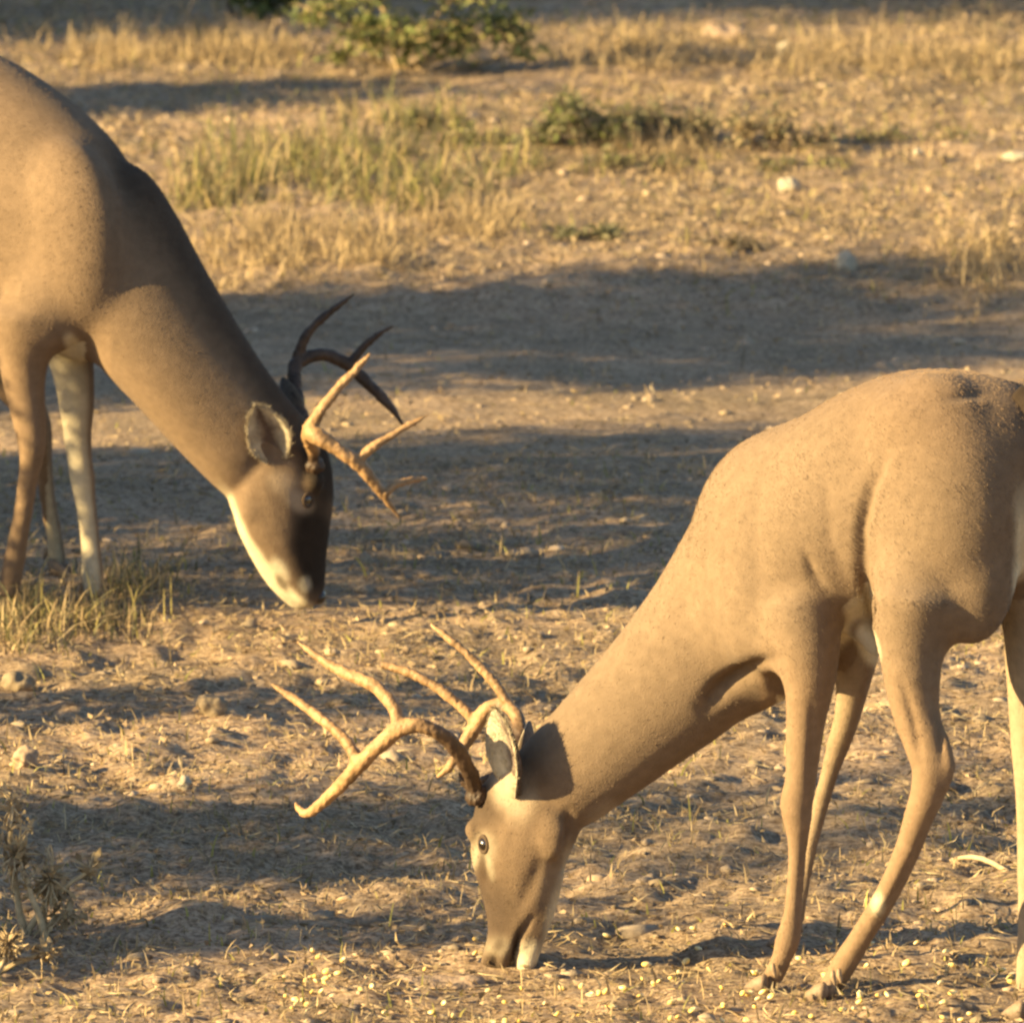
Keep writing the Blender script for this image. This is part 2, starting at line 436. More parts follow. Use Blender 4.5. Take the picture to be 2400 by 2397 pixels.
def eye_parts(root, bvh, px, py, rad, name='eye', depth=0.45):
    d = ray(px, py).normalized(); hit = bvh.ray_cast(CAM, d)
    if hit[0] is None: return None
    p, n = hit[0], hit[1]
    bm = bmesh.new()
    bmesh.ops.create_uvsphere(bm, u_segments=24, v_segments=16, radius=rad, matrix=Matrix.Translation(p - n * rad * depth))
    e = child(name, bm_mesh(bm, 'eye'), M_eye, root)
    # lids: a torus-like rim
    up = Vector((0, 0, 1)); t1 = (up - n * up.dot(n)).normalized(); t2 = n.cross(t1)
    bm = bmesh.new(); rings = []
    K = 26
    vsr = []
    for k in range(K):
        a = 2 * math.pi * k / K
        c = p - n * rad * 0.06 + (t1 * math.cos(a) * 1.05 + t2 * math.sin(a) * 0.78) * rad
        o = (c - p); o = (o - n * o.dot(n)).normalized()
        vsr.append([bm.verts.new(c + o * (math.cos(b) * rad * 0.30) + n * (math.sin(b) * rad * 0.30)) for b in (2 * math.pi * q / 8 for q in range(8))])
    for k in range(K):
        A, B = vsr[k], vsr[(k + 1) % K]
        for q in range(8): bm.faces.new((A[q], A[(q + 1) % 8], B[(q + 1) % 8], B[q]))
    me = bm_mesh(bm, 'eyelid', (0.075, 0.052, 0.036))
    o = child('eyelid', me, M_coat, root); o.parent = e; 
    return e


def fur_on(body, root, n, flow, length, seed, rad=.00042, allround=False, lift_k=1.0):
    """short lying coat hair as hair curves, child of the body"""
    me = body.data; rng = np.random.default_rng(seed)
    me.calc_loop_triangles(); nt = len(me.loop_triangles)
    tri = np.empty(nt * 3, dtype=np.int32); me.loop_triangles.foreach_get('vertices', tri); tri = tri.reshape(-1, 3)
    co = mesh_co(me); no = mesh_no(me); off = np.array(root.location)
    ca = np.empty(len(co) * 4, dtype=np.float32); me.color_attributes['col'].data.foreach_get('color', ca); ca = ca.reshape(-1, 4)[:, :3]
    W0 = co + off
    ar = np.linalg.norm(np.cross(co[tri[:, 1]] - co[tri[:, 0]], co[tri[:, 2]] - co[tri[:, 0]]), axis=1)
    ar = ar * (no[tri[:, 0], 1] < (2 if allround else .4))
    pick_ = rng.choice(nt, n, p=ar / ar.sum()); b = rng.dirichlet((1, 1, 1), n)
    P = (co[tri[pick_]] * b[:, :, None]).sum(1); Nn = (no[tri[pick_]] * b[:, :, None]).sum(1); Nn /= np.linalg.norm(Nn, axis=1)[:, None]
    Cc = (ca[tri[pick_]] * b[:, :, None]).sum(1)
    W = P + off; d = flow(W); d = d - Nn * (d * Nn).sum(1)[:, None]; d /= np.linalg.norm(d, axis=1)[:, None] + 1e-6
    cl1 = fbm(W[:, 0] * 45 + W[:, 1] * 20, W[:, 2] * 45, 2)[:, None] - .5; cl2 = fbm(W[:, 2] * 38 + 9, W[:, 0] * 38 + W[:, 1] * 17 + 3, 2)[:, None] - .5
    sdv = np.cross(Nn, d); d = d + sdv * cl1 * .9 + rng.normal(0, .12, (n, 3)); L = (length(W) * rng.uniform(.6, 1.25, n))[:, None]
    lift = lift_k * (rng.uniform(.03, .11, n)[:, None] + .06 * cl2)
    lift = np.where(rng.random((n, 1)) < .012, lift + .3, lift)
    k = 4; pts = np.zeros((n, k, 3))
    for i in range(k):
        t = i / (k - 1)
        pts[:, i] = P - Nn * .0012 + d * L * t + Nn * L * lift * (t - .45 * t * t)
    hc = bpy.data.hair_curves.new('fur'); hc.add_curves([k] * n)
    hc.position_data.foreach_set('vector', pts.astype(np.float32).ravel())
    ra = hc.attributes.new('radius', 'FLOAT', 'POINT') if 'radius' not in hc.attributes else hc.attributes['radius']
    ra.data.foreach_set('value', np.tile(np.array((1, 1, .75, .2), dtype=np.float32) * rad, n))
    c4 = np.ones((n, k, 4), dtype=np.float32); v = rng.uniform(.90, 1.16, (n, 1)) * (1.02 + .35 * cl2)
    for i in range(k): c4[:, i, :3] = Cc * v * (.96 + .04 * i)
    at = hc.attributes.new('col', 'FLOAT_COLOR', 'POINT'); at.data.foreach_set('color', c4.ravel())
    o = bpy.data.objects.new('fur', hc); COL.objects.link(o); hc.materials.append(M_fur); o.parent = body
    return o
def mat_fur():
    m = bpy.data.materials.new('fur_hair'); m.use_nodes = True; N = m.node_tree.nodes; L = m.node_tree.links; b = N['Principled BSDF']
    at = N.new('ShaderNodeAttribute'); at.attribute_name = 'col'; L.new(at.outputs['Color'], b.inputs['Base Color'])
    set_inputs(b, Roughness=.75, Specular_IOR_Level=.15); return m
M_fur = mat_fur()

# ------------------------------------------------------------------ the near deer (faces left, rump towards the camera)
def near_deer():
    foot = G(1795, 2318)
    n_ = Frame((0, 0, 0), 35, False).n
    B = Frame(foot - n_ * 0.09, 35, False)
    cp = B.at(1700, 1350, 0); N = Frame(cp, 12, False)
    hp = N.at(1250, 1850, 0); H = Frame(hp, 30, False)
    bm = bmesh.new()
    loft_edges(bm, B, [(2452, 1010, 2440, 1230, .05), (2385, 915, 2400, 1330, .115), (2260, 868, 2280, 1420, .145), (2110, 868, 2130, 1420, .150),
                       (1985, 915, 2040, 1455, .160), (1895, 968, 1960, 1500, .160), (1810, 1000, 1890, 1545, .150), (1735, 1040, 1815, 1610, .130),
                       (1672, 1130, 1745, 1675, .105), (1640, 1300, 1700, 1700, .075), (1650, 1450, 1690, 1640, .04)], 5, 24)
    loft_edges(bm, N, [(1745, 1050, 1850, 1640, .10, 0, B), (1665, 1140, 1790, 1668, .105), (1600, 1255, 1738, 1690, .100), (1535, 1365, 1680, 1732, .092), (1455, 1475, 1598, 1786, .084),
                       (1375, 1572, 1518, 1842, .076), (1305, 1655, 1450, 1888, .068), (1235, 1735, 1390, 1928, .060), (1180, 1800, 1330, 1950, .045)], 5, 22)
    loft_edges(bm, H, [(1195, 1770, 1330, 1830, .040), (1140, 1830, 1355, 1905, .056), (1120, 1890, 1350, 1960, .060), (1112, 1950, 1335, 1990, .060), (1112, 2010, 1318, 2035, .054),
                       (1128, 2070, 1305, 2085, .045), (1142, 2130, 1288, 2140, .038), (1148, 2180, 1268, 2190, .034), (1138, 2226, 1238, 2232, .034), (1130, 2262, 1206, 2266, .031), (1138, 2292, 1190, 2296, .020)], 5, 20)
    # lower jaw and chin
    loft_round(bm, limb(H, [(1300, 2040, 26, 0), (1280, 2130, 24, 0), (1254, 2205, 22, 0), (1232, 2262, 25, 0), (1218, 2300, 13, 0)]), 4, 12)
    blob(bm, H, 1285, 1955, .030, 52, 62, .022)          # cheek muscle
    blob(bm, H, 1285, 1955, -.030, 52, 62, .022)
    blob(bm, H, 1112, 1945, .040, 22, 30, .016)          # brow
    blob(bm, H, 1150, 1945, -.040, 22, 30, .016)
    # shoulder, forearm
    blob(bm, B, 1815, 1320, .075, 150, 280, .078, math.radians(12))
    blob(bm, B, 1850, 1470, .095, 110, 120, .052)
    blob(bm, B, 1880, 1330, -.085, 140, 260, .06, math.radians(10))
    # haunch
    blob(bm, B, 2205, 1150, .068, 205, 285, .098, math.radians(-6))
    blob(bm, B, 2150, 1380, .100, 118, 220, .066, math.radians(6))
    blob(bm, B, 2285, 1330, .060, 105, 190, .065, math.radians(4))
    blob(bm, B, 2400, 1150, -.085, 150, 270, .070)
    blob(bm, B, 2215, 985, .03, 190, 115, .125)          # hip
    # belly flap and sheath
    loft_round(bm, limb(B, [(1985, 1430, 50, .02), (2030, 1490, 34, .02), (2052, 1530, 24, .02), (2058, 1552, 10, .02)]), 4, 12)
    # left fore leg
    loft_round(bm, limb(B, [(1870, 1400, 96, .100), (1890, 1500, 86, .105), (1898, 1593, 67, .105), (1890, 1670, 53, .102), (1884, 1732, 46, .100), (1877, 1825, 38, .098), (1867, 1880, 40, .096),
                            (1869, 1925, 34, .095), (1870, 1975, 25, .094), (1866, 2058, 22, .093), (1858, 2140, 23, .092), (1847, 2200, 30, .091), (1832, 2245, 25, .09), (1812, 2290, 26, .09)]), 4, 14)
    # right fore leg
    loft_round(bm, limb(B, [(2006, 1430, 85, -.05), (2004, 1520, 66, -.05), (1998, 1610, 45, -.055), (1984, 1685, 34, -.06), (1968, 1735, 30, -.07), (1948, 1800, 23, -.08), (1925, 1880, 21, -.09),
                            (1896, 1990, 20, -.09), (1874, 2090, 22, -.09), (1862, 2150, 24, -.09), (1852, 2195, 22, -.09)]), 4, 12)
    # left hind leg
    loft_round(bm, limb(B, [(2150, 1380, 120, .115), (2135, 1500, 82, .12), (2138, 1600, 70, .12), (2150, 1680, 60, .12), (2170, 1750, 52, .118), (2184, 1800, 48, .116), (2174, 1860, 42, .112),
                            (2154, 1915, 37, .108), (2132, 1980, 33, .10), (2098, 2058, 30, .09), (2062, 2125, 29, .08), (2018, 2195, 28, .07), (1984, 2250, 31, .062), (1960, 2290, 29, .058), (1945, 2315, 27, .055)]), 4, 14)
    loft_round(bm, limb(B, [(2190, 1680, 20, .12), (2214, 1750, 22, .118), (2226, 1800, 17, .116), (2205, 1850, 18, .112)]), 4, 10)   # heel
    # right hind leg
    loft_round(bm, limb(B, [(2420, 1300, 130, -.10), (2425, 1450, 84, -.105), (2422, 1600, 68, -.105), (2424, 1740, 58, -.105), (2428, 1810, 54, -.105), (2424, 1900, 44, -.105), (2418, 2020, 35, -.105),
                            (2416, 2140, 32, -.105), (2416, 2240, 34, -.105), (2408, 2310, 30, -.105), (2400, 2350, 27, -.105)]), 4, 12)
    me = remesh(bm, 0.0055, 7)
    soften(me, lambda c: sstep(.34, .50, c[:, 2]), 90)
    groove(me, [([(2085, 1050), (2040, 1150), (2018, 1240), (2022, 1330), (2042, 1430)], 15, .012), ([(2010, 1340), (2030, 1400), (2046, 1450)], 9, .008),
                ([(1812, 1548), (1745, 1578), (1690, 1612), (1655, 1655)], 22, .020), ([(1885, 1290), (1905, 1345), (1935, 1380)], 12, .006), ([(2310, 930), (2270, 925), (2215, 935)], 12, .005),
                ([(1246, 2150), (1216, 2200), (1202, 2245), (1200, 2292)], 8, .011), ([(1330, 1900), (1336, 1950), (1318, 2000)], 10, .007), ([(1150, 2236), (1160, 2250), (1156, 2264)], 6, .008), ([(1270, 2010), (1240, 2080), (1215, 2140)], 16, .004),
                ([(2196, 1895), (2154, 1985), (2104, 2080), (2050, 2165)], 7, .004), ([(1886, 1950), (1882, 2050), (1872, 2140)], 6, .0035), ([(2186, 1620), (2204, 1700), (2208, 1780)], 9, .007), ([(2112, 1590), (2142, 1690), (2160, 1790)], 10, .005),
                ([(1800, 1075), (1765, 1220), (1785, 1400)], 26, .006), ([(1905, 1640), (1905, 1740), (1895, 1840)], 9, .004), ([(1935, 1130), (1945, 1260), (1985, 1370)], 20, .003), ([(1690, 1210), (1640, 1350), (1590, 1480)], 24, .004)])
    co = mesh_co(me); no = mesh_no(me); px, py = project(co)
    lat = (co - np.array(B.p)) @ np.array(B.n)
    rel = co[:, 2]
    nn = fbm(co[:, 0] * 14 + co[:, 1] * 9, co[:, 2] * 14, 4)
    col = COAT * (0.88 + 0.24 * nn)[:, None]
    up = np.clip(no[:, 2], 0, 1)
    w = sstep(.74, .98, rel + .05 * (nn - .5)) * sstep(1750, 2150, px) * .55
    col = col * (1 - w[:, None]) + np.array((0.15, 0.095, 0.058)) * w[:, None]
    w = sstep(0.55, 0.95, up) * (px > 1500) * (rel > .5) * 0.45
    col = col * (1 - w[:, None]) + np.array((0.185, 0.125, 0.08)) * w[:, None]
    w = (1 - sstep(.42, .62, rel)) * (px > 1780)
    col = col * (1 - w[:, None]) + (LEG * (0.9 + 0.2 * nn)[:, None]) * w[:, None]
    # white belly, rump, insides of the legs
    w = sstep(0.35, 0.8, -no[:, 2]) * (px > 1820) * (px < 2120) * (rel > .40) * (np.abs(lat) < .09)
    col = col * (1 - w[:, None]) + WHITE * w[:, None]
    inner = sstep(0.25, 0.7, no @ np.array(B.n)) * (lat < -.02) * (px > 1780) * (rel < .62)
    w = inner * np.where(px > 2200, .25, .15)
    col = col * (1 - w[:, None]) + WHITE * w[:, None]
    rear = sstep(0.55, 0.9, no @ (-np.array(B.h))) * sstep(2366, 2388, px + 22 * (nn - .5)) * sstep(.40, .50, rel) * (1 - sstep(.74, .84, rel)) * (1 - sstep(.08, .13, np.abs(lat)))
    col = col * (1 - rear[:, None]) + WHITE * rear[:, None]
    facing = no[:, 1] < 0.3
    paint(col, px, py, [
        (1225, 2030, 150, 270, 0, np.array((.135, .091, .057)), .75, .6),
        (2034, 1510, 24, 50, -20, WHITE * 1.05, .95, .3), (2026, 1440, 11, 55, -20, WHITE * .8, .5, .5),
        (2058, 2118, 15, 24, 0, WHITE * .95, .9, .6),
        (1302, 2130, 16, 95, 14, WHITE, .8, .6), (1240, 2240, 28, 36, 20, WHITE, .8, .5), (1330, 2030, 14, 50, 5, WHITE, .4, .7), (1420, 1935, 40, 50, 30, np.array((.40, .34, .26)), .5, .6),
        (1165, 2215, 30, 24, 0, WHITE * .7, .5, .6), (1206, 2225, 7, 55, 12, DARK * .25, .95, .5), (1228, 2262, 18, 28, 10, WHITE * 1.05, .95, .4), (1150, 2262, 20, 26, 0, DARK * .3, .9, .5), (1168, 2215, 10, 16, 30, DARK * .4, .6, .6),
        (1160, 2140, 44, 80, 0, np.array((.055, .038, .027)), .9, .7), (1235, 1985, 60, 90, 0, np.array((.15, .102, .066)), .5, .8), (1130, 1890, 50, 50, 0, np.array((.05, .035, .025)), .85, .7), (1126, 2080, 24, 70, 0, np.array((.055, .038, .027)), .8, .7), (1290, 2060, 30, 60, 10, np.array((.24, .175, .115)), .5, .7),
        (1132, 1990, 28, 36, 10, WHITE * .6, .45, .6), (1148, 2030, 8, 28, -12, WHITE * .7, .45, .7), (1110, 2020, 9, 30, 20, WHITE * .7, .45, .7), (1130, 2035, 9, 40, 0, DARK * .4, .8, .6),
        (1215, 1860, 40, 60, 0, np.array((.36, .28, .19)), .6, .6), (1180, 1830, 26, 50, 10, np.array((.38, .30, .21)), .6, .6),
        (1328, 1940, 9, 42, 14, DARK, .6, .6)], facing)
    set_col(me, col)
    root = empty('deer', foot - n_ * 0.09)
    tag(root, 'buck grazing in the foreground, head down to the left, rump at right', 'deer', 'two grazing bucks')
    body = child('body', me, M_coat, root)
    def flow(W):
        x, y = project(W); z = W[:, 2]
        t = sstep(1500, 1850, x)[:, None]; tor = np.array(-B.h)[None] * .9 + np.array((0, 0, -.55))[None]
        nk = np.array((.5, -.1, .75))[None]; d = nk * (1 - t) + tor * t
        hd = (1 - sstep(1250, 1400, x))[:, None]; d = d * (1 - hd) + np.array((.15, 0, 1.0))[None] * hd
        lg = ((1 - sstep(.45, .6, z)) * sstep(1700, 1800, x))[:, None]; return d * (1 - lg) + np.array((.1, -.05, -1.0))[None] * lg
    fur_on(body, root, 420000, flow, lambda W: .0055 + .0022 * sstep(.35, .75, W[:, 2]), 3)
    bmt = bmesh.new(); bmt.from_mesh(me); bmt.transform(Matrix.Translation(root.location)); bvh = BVHTree.FromBMesh(bmt); bmt.free()
    # hooves
    for (p, d, s) in ((G(1786, 2322), B.h, .027), (G(1838, 2218), B.h, .026), (G(1925, 2342), B.h, .028), (G(2390, 2385), B.h, .027)):
        p = p.copy(); p.z = gz(p) - .004
        child('hoof', hoof_mesh(p, d, s), M_hoof, root)
    # antlers
    a1 = antler_mesh(H, [(1120, 1868, 21, .036), (1102, 1812, 22, .062), (1062, 1745, 22, .105), (1000, 1703, 21, .14), (940, 1706, 24, .155), (890, 1745, 23, .155), (848, 1787, 23, .150), (790, 1847, 19, .13), (738, 1896, 15, .11), (712, 1904, 12, .105), (690, 1880, 5, .10)],
                     [[(938, 1706, 21, .155), (918, 1650, 20, .150), (875, 1605, 20, .145), (805, 1574, 18, .138), (745, 1540, 13, .13), (695, 1502, 5, .125)],
                      [(838, 1786, 20, .150), (822, 1752, 18, .148), (780, 1705, 17, .142), (715, 1655, 15, .135), (670, 1625, 11, .13), (634, 1601, 5, .128)],
                      [(1108, 1850, 14, .045), (1086, 1835, 10, .05), (1076, 1808, 4, .055)]], 0.20)  # dark lower beam: brown bone with some shade painted in
    child('antler', a1, M_antler, root)
    a2 = antler_mesh(H, [(1150, 1845, 21, -.036), (1190, 1795, 22, -.06), (1218, 1738, 21, -.11), (1214, 1685, 20, -.14), (1185, 1652, 21, -.155), (1142, 1662, 21, -.155), (1108, 1712, 21, -.15), (1076, 1765, 17, -.135), (1050, 1800, 12, -.125), (1022, 1822, 5, -.12)],
                     [[(1198, 1660, 16, -.15), (1158, 1598, 15, -.15), (1098, 1535, 13, -.145), (1050, 1495, 11, -.14), (1008, 1462, 5, -.14)],
                      [(1118, 1705, 16, -.15), (1085, 1660, 16, -.148), (1020, 1608, 15, -.14), (950, 1573, 14, -.135), (893, 1556, 12, -.13)]], 0.17)
    child('antler', a2, M_antler, root)
    # ears
    hit = bvh.ray_cast(CAM, ray(1205, 1862).normalized())[0] or H.at(1205, 1862, .05)
    tip = H.at(1180, 1655, .085)
    e_ = child('ear', ear_mesh(hit + Vector((0, .012, 0)), tip, (-0.88, -0.45, 0.12), 0.118, 0.2, 0.2), M_ear, root)
    fur_on(e_, root, 9000, lambda W: np.array(tip - hit)[None] + RNG.normal(0, .05, W.shape), lambda W: np.full(len(W), .010), 8, .0003, True, 1.6)
    child('ear', ear_mesh(H.at(1235, 1835, -.045), H.at(1255, 1690, -.12), (-0.9, 0.35, 0.2), 0.075, 0.5, 0.2), M_ear, root)
    eye_parts(root, bvh, 1133, 1978, 0.0118)
    p = H.at(1165, 1985, -.056)
    bm = bmesh.new(); bmesh.ops.create_uvsphere(bm, u_segments=20, v_segments=14, radius=.0135, matrix=Matrix.Translation(p)); child('eye', bm_mesh(bm, 'eye'), M_eye, root)
    # nose pad
    bm = bmesh.new(); blob(bm, H, 1140, 2262, 0, 22, 26, .024, 0.5); child('nose', remesh(bm, .003, 3), M_nose, root)
    # tail hanging over the rump
    tb = B.at(2425, 930, 0); bk = -B.h
    bm = bmesh.new()
    loft_round(bm, [(tb - bk * .03, .022), (tb + bk * .018 + Vector((0, 0, -.03)), .030), (tb + bk * .032 + Vector((0, 0, -.10)), .040), (tb + bk * .030 + Vector((0, 0, -.17)), .036), (tb + bk * .024 + Vector((0, 0, -.225)), .018), (tb + bk * .022 + Vector((0, 0, -.245)), .004)], 5, 16, B.n, 1.0)
    me = remesh(bm, .005, 4); c2 = mesh_co(me); n2 = mesh_no(me)
    w = sstep(.45, .75, np.abs(n2 @ np.array(B.n))) * sstep(.07, .11, tb.z - c2[:, 2])
    set_col(me, np.array((.03, .021, .015)) * (1 - w[:, None]) + WHITE * w[:, None])
    child('tail', me, M_coat, root)
    return root
near_deer()

# ------------------------------------------------------------------ the far deer (faces right, body coming towards the camera)
def far_deer():
    foot = G(18, 1442)
    n_ = Frame((0, 0, 0), 36, True).n
    B = Frame(foot - n_ * 0.09, 36, True)
    N = Frame(B.at(250, 600, -.01), 10, True)
    H = Frame(N.at(640, 1060, 0), -6, True)
    bm = bmesh.new()
    loft_edges(bm, B, [(-590, 190, -570, 430, .05), (-510, 80, -500, 520, .12), (-360, 45, -360, 620, .15), (-180, 70, -180, 690, .16), (-20, 130, -20, 750, .165), (105, 210, 90, 800, .160), (195, 285, 160, 838, .145),
                       (250, 345, 205, 850, .12), (292, 440, 240, 838, .09), (305, 580, 268, 780, .05)], 5, 24)
    loft_edges(bm, N, [(270, 372, 195, 740, .03, -.02), (340, 392, 222, 836, .10), (408, 488, 262, 885, .112), (468, 602, 328, 952, .108), (532, 712, 400, 1030, .098),
                       (600, 822, 465, 1098, .085), (662, 912, 520, 1152, .070), (705, 965, 560, 1180, .050)], 5, 22, -.30)
    loft_edges(bm, H, [(690, 950, 560, 1110, .04), (735, 1000, 535, 1165, .054), (768, 1055, 545, 1205, .058), (782, 1115, 562, 1258, .056), (783, 1175, 590, 1300, .050), (775, 1235, 617, 1335, .042),
                       (768, 1295, 645, 1370, .036), (764, 1345, 672, 1395, .033), (760, 1385, 696, 1412, .029), (750, 1412, 718, 1424, .018)], 5, 20, -.2)
    loft_round(bm, limb(H, [(580, 1240, 24, 0), (610, 1305, 22, 0), (645, 1362, 20, 0), (690, 1410, 17, 0), (712, 1426, 9, 0)]), 4, 12)
    blob(bm, H, 600, 1190, .034, 40, 50, .02); blob(bm, H, 600, 1190, -.034, 40, 50, .02)
    blob(bm, H, 735, 1130, .040, 26, 28, .016); blob(bm, H, 735, 1130, -.040, 26, 28, .016)
    # shoulders
    blob(bm, B, 160, 560, .066, 165, 240, .080, math.radians(6))
    blob(bm, B, 165, 660, .070, 120, 120, .068)
    blob(bm, B, 95, 720, .105, 95, 120, .055)
    blob(bm, B, 205, 560, -.08, 120, 230, .06)
    blob(bm, B, -420, 330, .075, 190, 280, .09); blob(bm, B, -330, 330, -.075, 190, 280, .09)
    # right fore leg (near the camera)
    loft_round(bm, [(p_, r_ * 1.13) for p_, r_ in limb(B, [(62, 720, 90, .115), (56, 790, 72, .115), (55, 850, 56, .112), (58, 910, 45, .11), (69, 985, 36, .106), (75, 1045, 30, .104), (72, 1085, 25, .102), (65, 1130, 22, .10),
                            (57, 1185, 21, .098), (47, 1240, 21, .096), (36, 1300, 23, .094), (28, 1345, 24, .092), (20, 1400, 22, .09)])], 4, 14)
    # left fore leg
    loft_round(bm, [(p_, r_ * 1.13) for p_, r_ in limb(B, [(150, 740, 72, -.06), (160, 810, 56, -.05), (172, 870, 47, -.042), (180, 949, 38, -.04), (181, 1015, 31, -.04), (187, 1075, 27, -.04), (193, 1118, 27, -.04), (200, 1177, 23, -.04),
                            (209, 1239, 21, -.04), (214, 1301, 22, -.04), (217, 1345, 24, -.04), (220, 1395, 20, -.04)])], 4, 14)
    # left hind leg, stepped forward
    loft_round(bm, limb(B, [(-250, 560, 150, -.11), (-120, 740, 90, -.12), (0, 860, 60, -.12), (66, 950, 40, -.15), (92, 1010, 32, -.18), (100, 1080, 24, -.22), (112, 1170, 20, -.26), (126, 1250, 21, -.30), (136, 1325, 22, -.33)]), 4, 12)
    # right hind leg
    loft_round(bm, limb(B, [(-460, 560, 140, .11), (-440, 740, 80, .12), (-420, 860, 58, .12), (-470, 990, 44, .12), (-465, 1100, 28, .12), (-440, 1230, 24, .12), (-425, 1330, 26, .12), (-405, 1375, 22, .12)]), 4, 12)
    me = remesh(bm, 0.006, 7)
    soften(me, lambda c: sstep(.34, .50, c[:, 2]), 90)
    co = mesh_co(me); no = mesh_no(me); px, py = project(co)
    lat = (co - np.array(B.p)) @ np.array(B.n); rel = co[:, 2]
    nn = fbm(co[:, 0] * 14 + co[:, 1] * 9, co[:, 2] * 14, 4)
    col = COAT * np.array((1.0, .97, .95)) * (0.86 + 0.26 * nn)[:, None]
    w = sstep(0.5, 0.95, no[:, 2]) * (rel > .45) * 0.5
    col = col * (1 - w[:, None]) + np.array((0.15, 0.10, 0.065)) * w[:, None]
    w = (1 - sstep(.40, .60, rel)) * (px < 260)
    col = col * (1 - w[:, None]) + (LEG * (0.9 + 0.2 * nn)[:, None]) * w[:, None]
    w = sstep(0.35, 0.8, -no[:, 2]) * (px < 200) * (rel > .40) * (np.abs(lat) < .07)
    col = col * (1 - w[:, None]) + WHITE * w[:, None]
    inner = sstep(-0.1, 0.5, no @ np.array(B.n)) * (lat < 0.0) * (px > 110) * (px < 260) * (rel < .5) * (py > 800)
    w = inner * 0.85
    col = col * (1 - w[:, None]) + WHITE * w[:, None]
    # white jaw line
    jx = np.array([430, 526, 545, 570, 605, 640, 690, 720]); jy = np.array([1070, 1160, 1215, 1270, 1318, 1365, 1410, 1428])
    dd = np.full(len(px), 1e9)
    for a in range(len(jx) - 1):
        t = np.clip(((px - jx[a]) * (jx[a + 1] - jx[a]) + (py - jy[a]) * (jy[a + 1] - jy[a])) / ((jx[a + 1] - jx[a]) ** 2 + (jy[a + 1] - jy[a]) ** 2), 0, 1)
        dd = np.minimum(dd, np.hypot(px - jx[a] - t * (jx[a + 1] - jx[a]), py - jy[a] - t * (jy[a + 1] - jy[a])))
    w = (1 - sstep(10, 26, dd)) * sstep(500, 560, px) * 0.9
    col = col * (1 - w[:, None]) + WHITE * w[:, None]
    # dark brown nape stripe and forehead; wide neck base also paints in shoulder shade
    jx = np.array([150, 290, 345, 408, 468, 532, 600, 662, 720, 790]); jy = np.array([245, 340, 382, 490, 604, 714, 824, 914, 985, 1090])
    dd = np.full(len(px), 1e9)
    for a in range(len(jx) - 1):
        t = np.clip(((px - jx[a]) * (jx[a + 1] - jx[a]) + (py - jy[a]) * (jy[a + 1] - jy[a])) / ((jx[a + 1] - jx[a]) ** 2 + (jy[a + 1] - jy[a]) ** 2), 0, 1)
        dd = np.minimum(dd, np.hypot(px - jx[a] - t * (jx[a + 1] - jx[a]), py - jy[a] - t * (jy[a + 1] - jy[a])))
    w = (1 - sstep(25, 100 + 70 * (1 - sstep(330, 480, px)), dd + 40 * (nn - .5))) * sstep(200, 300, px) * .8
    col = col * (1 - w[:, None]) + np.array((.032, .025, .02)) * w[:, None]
    facing = no[:, 1] < 0.4
    paint(col, px, py, [(742, 1290, 60, 120, -8, np.array((.018, .014, .011)), .95, .4), (758, 1100, 50, 95, -10, np.array((.026, .02, .015)), .9, .45), (690, 1010, 40, 70, -30, np.array((.07, .05, .036)), .7, .6),
                        (700, 1175, 34, 22, 30, np.array((.36, .27, .18)), .7, .5), (660, 1130, 30, 24, 20, np.array((.36, .27, .18)), .6, .6),
                        (655, 1335, 16, 30, -30, WHITE, .8, .5), (660, 1365, 9, 24, -35, DARK * .4, .8, .5), (715, 1370, 14, 18, 0, WHITE * .8, .7, .5),
                        (560, 1130, 34, 34, 0, np.array((.17, .115, .075)), .6, .6), (172, 810, 16, 30, -30, WHITE, .9, .5)], facing)
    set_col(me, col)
    root = empty('deer', foot - n_ * 0.09)
    tag(root, 'buck grazing farther back, cut by the left edge, head down to the right', 'deer', 'two grazing bucks')
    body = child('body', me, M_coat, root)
    def flow(W):
        x, y = project(W); z = W[:, 2]
        t = (1 - sstep(220, 380, x))[:, None]; tor = np.array(-B.h)[None] * .9 + np.array((0, 0, -.55))[None]
        nk = np.array((-.6, 0, .7))[None]; d = nk * (1 - t) + tor * t
        hd = sstep(560, 680, x)[:, None]; d = d * (1 - hd) + np.array((-.3, 0, 1.0))[None] * hd
        lg = ((1 - sstep(.45, .6, z)) * (x < 270))[:, None]; return d * (1 - lg) + np.array((.05, 0, -1.0))[None] * lg
    fur_on(body, root, 280000, flow, lambda W: .0055 + .0022 * sstep(.35, .75, W[:, 2]), 4)
    bmt = bmesh.new(); bmt.from_mesh(me); bmt.transform(Matrix.Translation(root.location)); bvh = BVHTree.FromBMesh(bmt); bmt.free()
    for (p, d, s) in ((G(22, 1442), B.h, .028), (G(226, 1430), B.h, .028), (G(142, 1348), B.h, .028), (G(-400, 1405), B.h, .028)):
        p = p.copy(); p.z = gz(p) - .004
        child('hoof', hoof_mesh(p, d, s), M_hoof, root)
    a1 = antler_mesh(H, [(738, 1095, 17, .036), (734, 1058, 18, .055), (722, 1018, 19, .10), (740, 1020, 24, .135), (785, 1048, 20, .15), (838, 1085, 21, .15), (882, 1138, 15, .14), (912, 1180, 10, .13), (936, 1212, 4, .12)],
                     [[(725, 1008, 21, .12), (752, 962, 16, .13), (795, 908, 14, .13), (838, 862, 11, .125), (869, 828, 4, .12)],
                      [(840, 1078, 18, .15), (872, 1050, 13, .15), (935, 1010, 10, .145), (975, 988, 8, .14), (1008, 969, 3, .14)],
                      [(900, 1158, 13, .14), (928, 1136, 12, .125), (968, 1125, 10, .105), (1001, 1121, 5, .09)]], 0.05)
    child('antler', a1, M_antler, root)
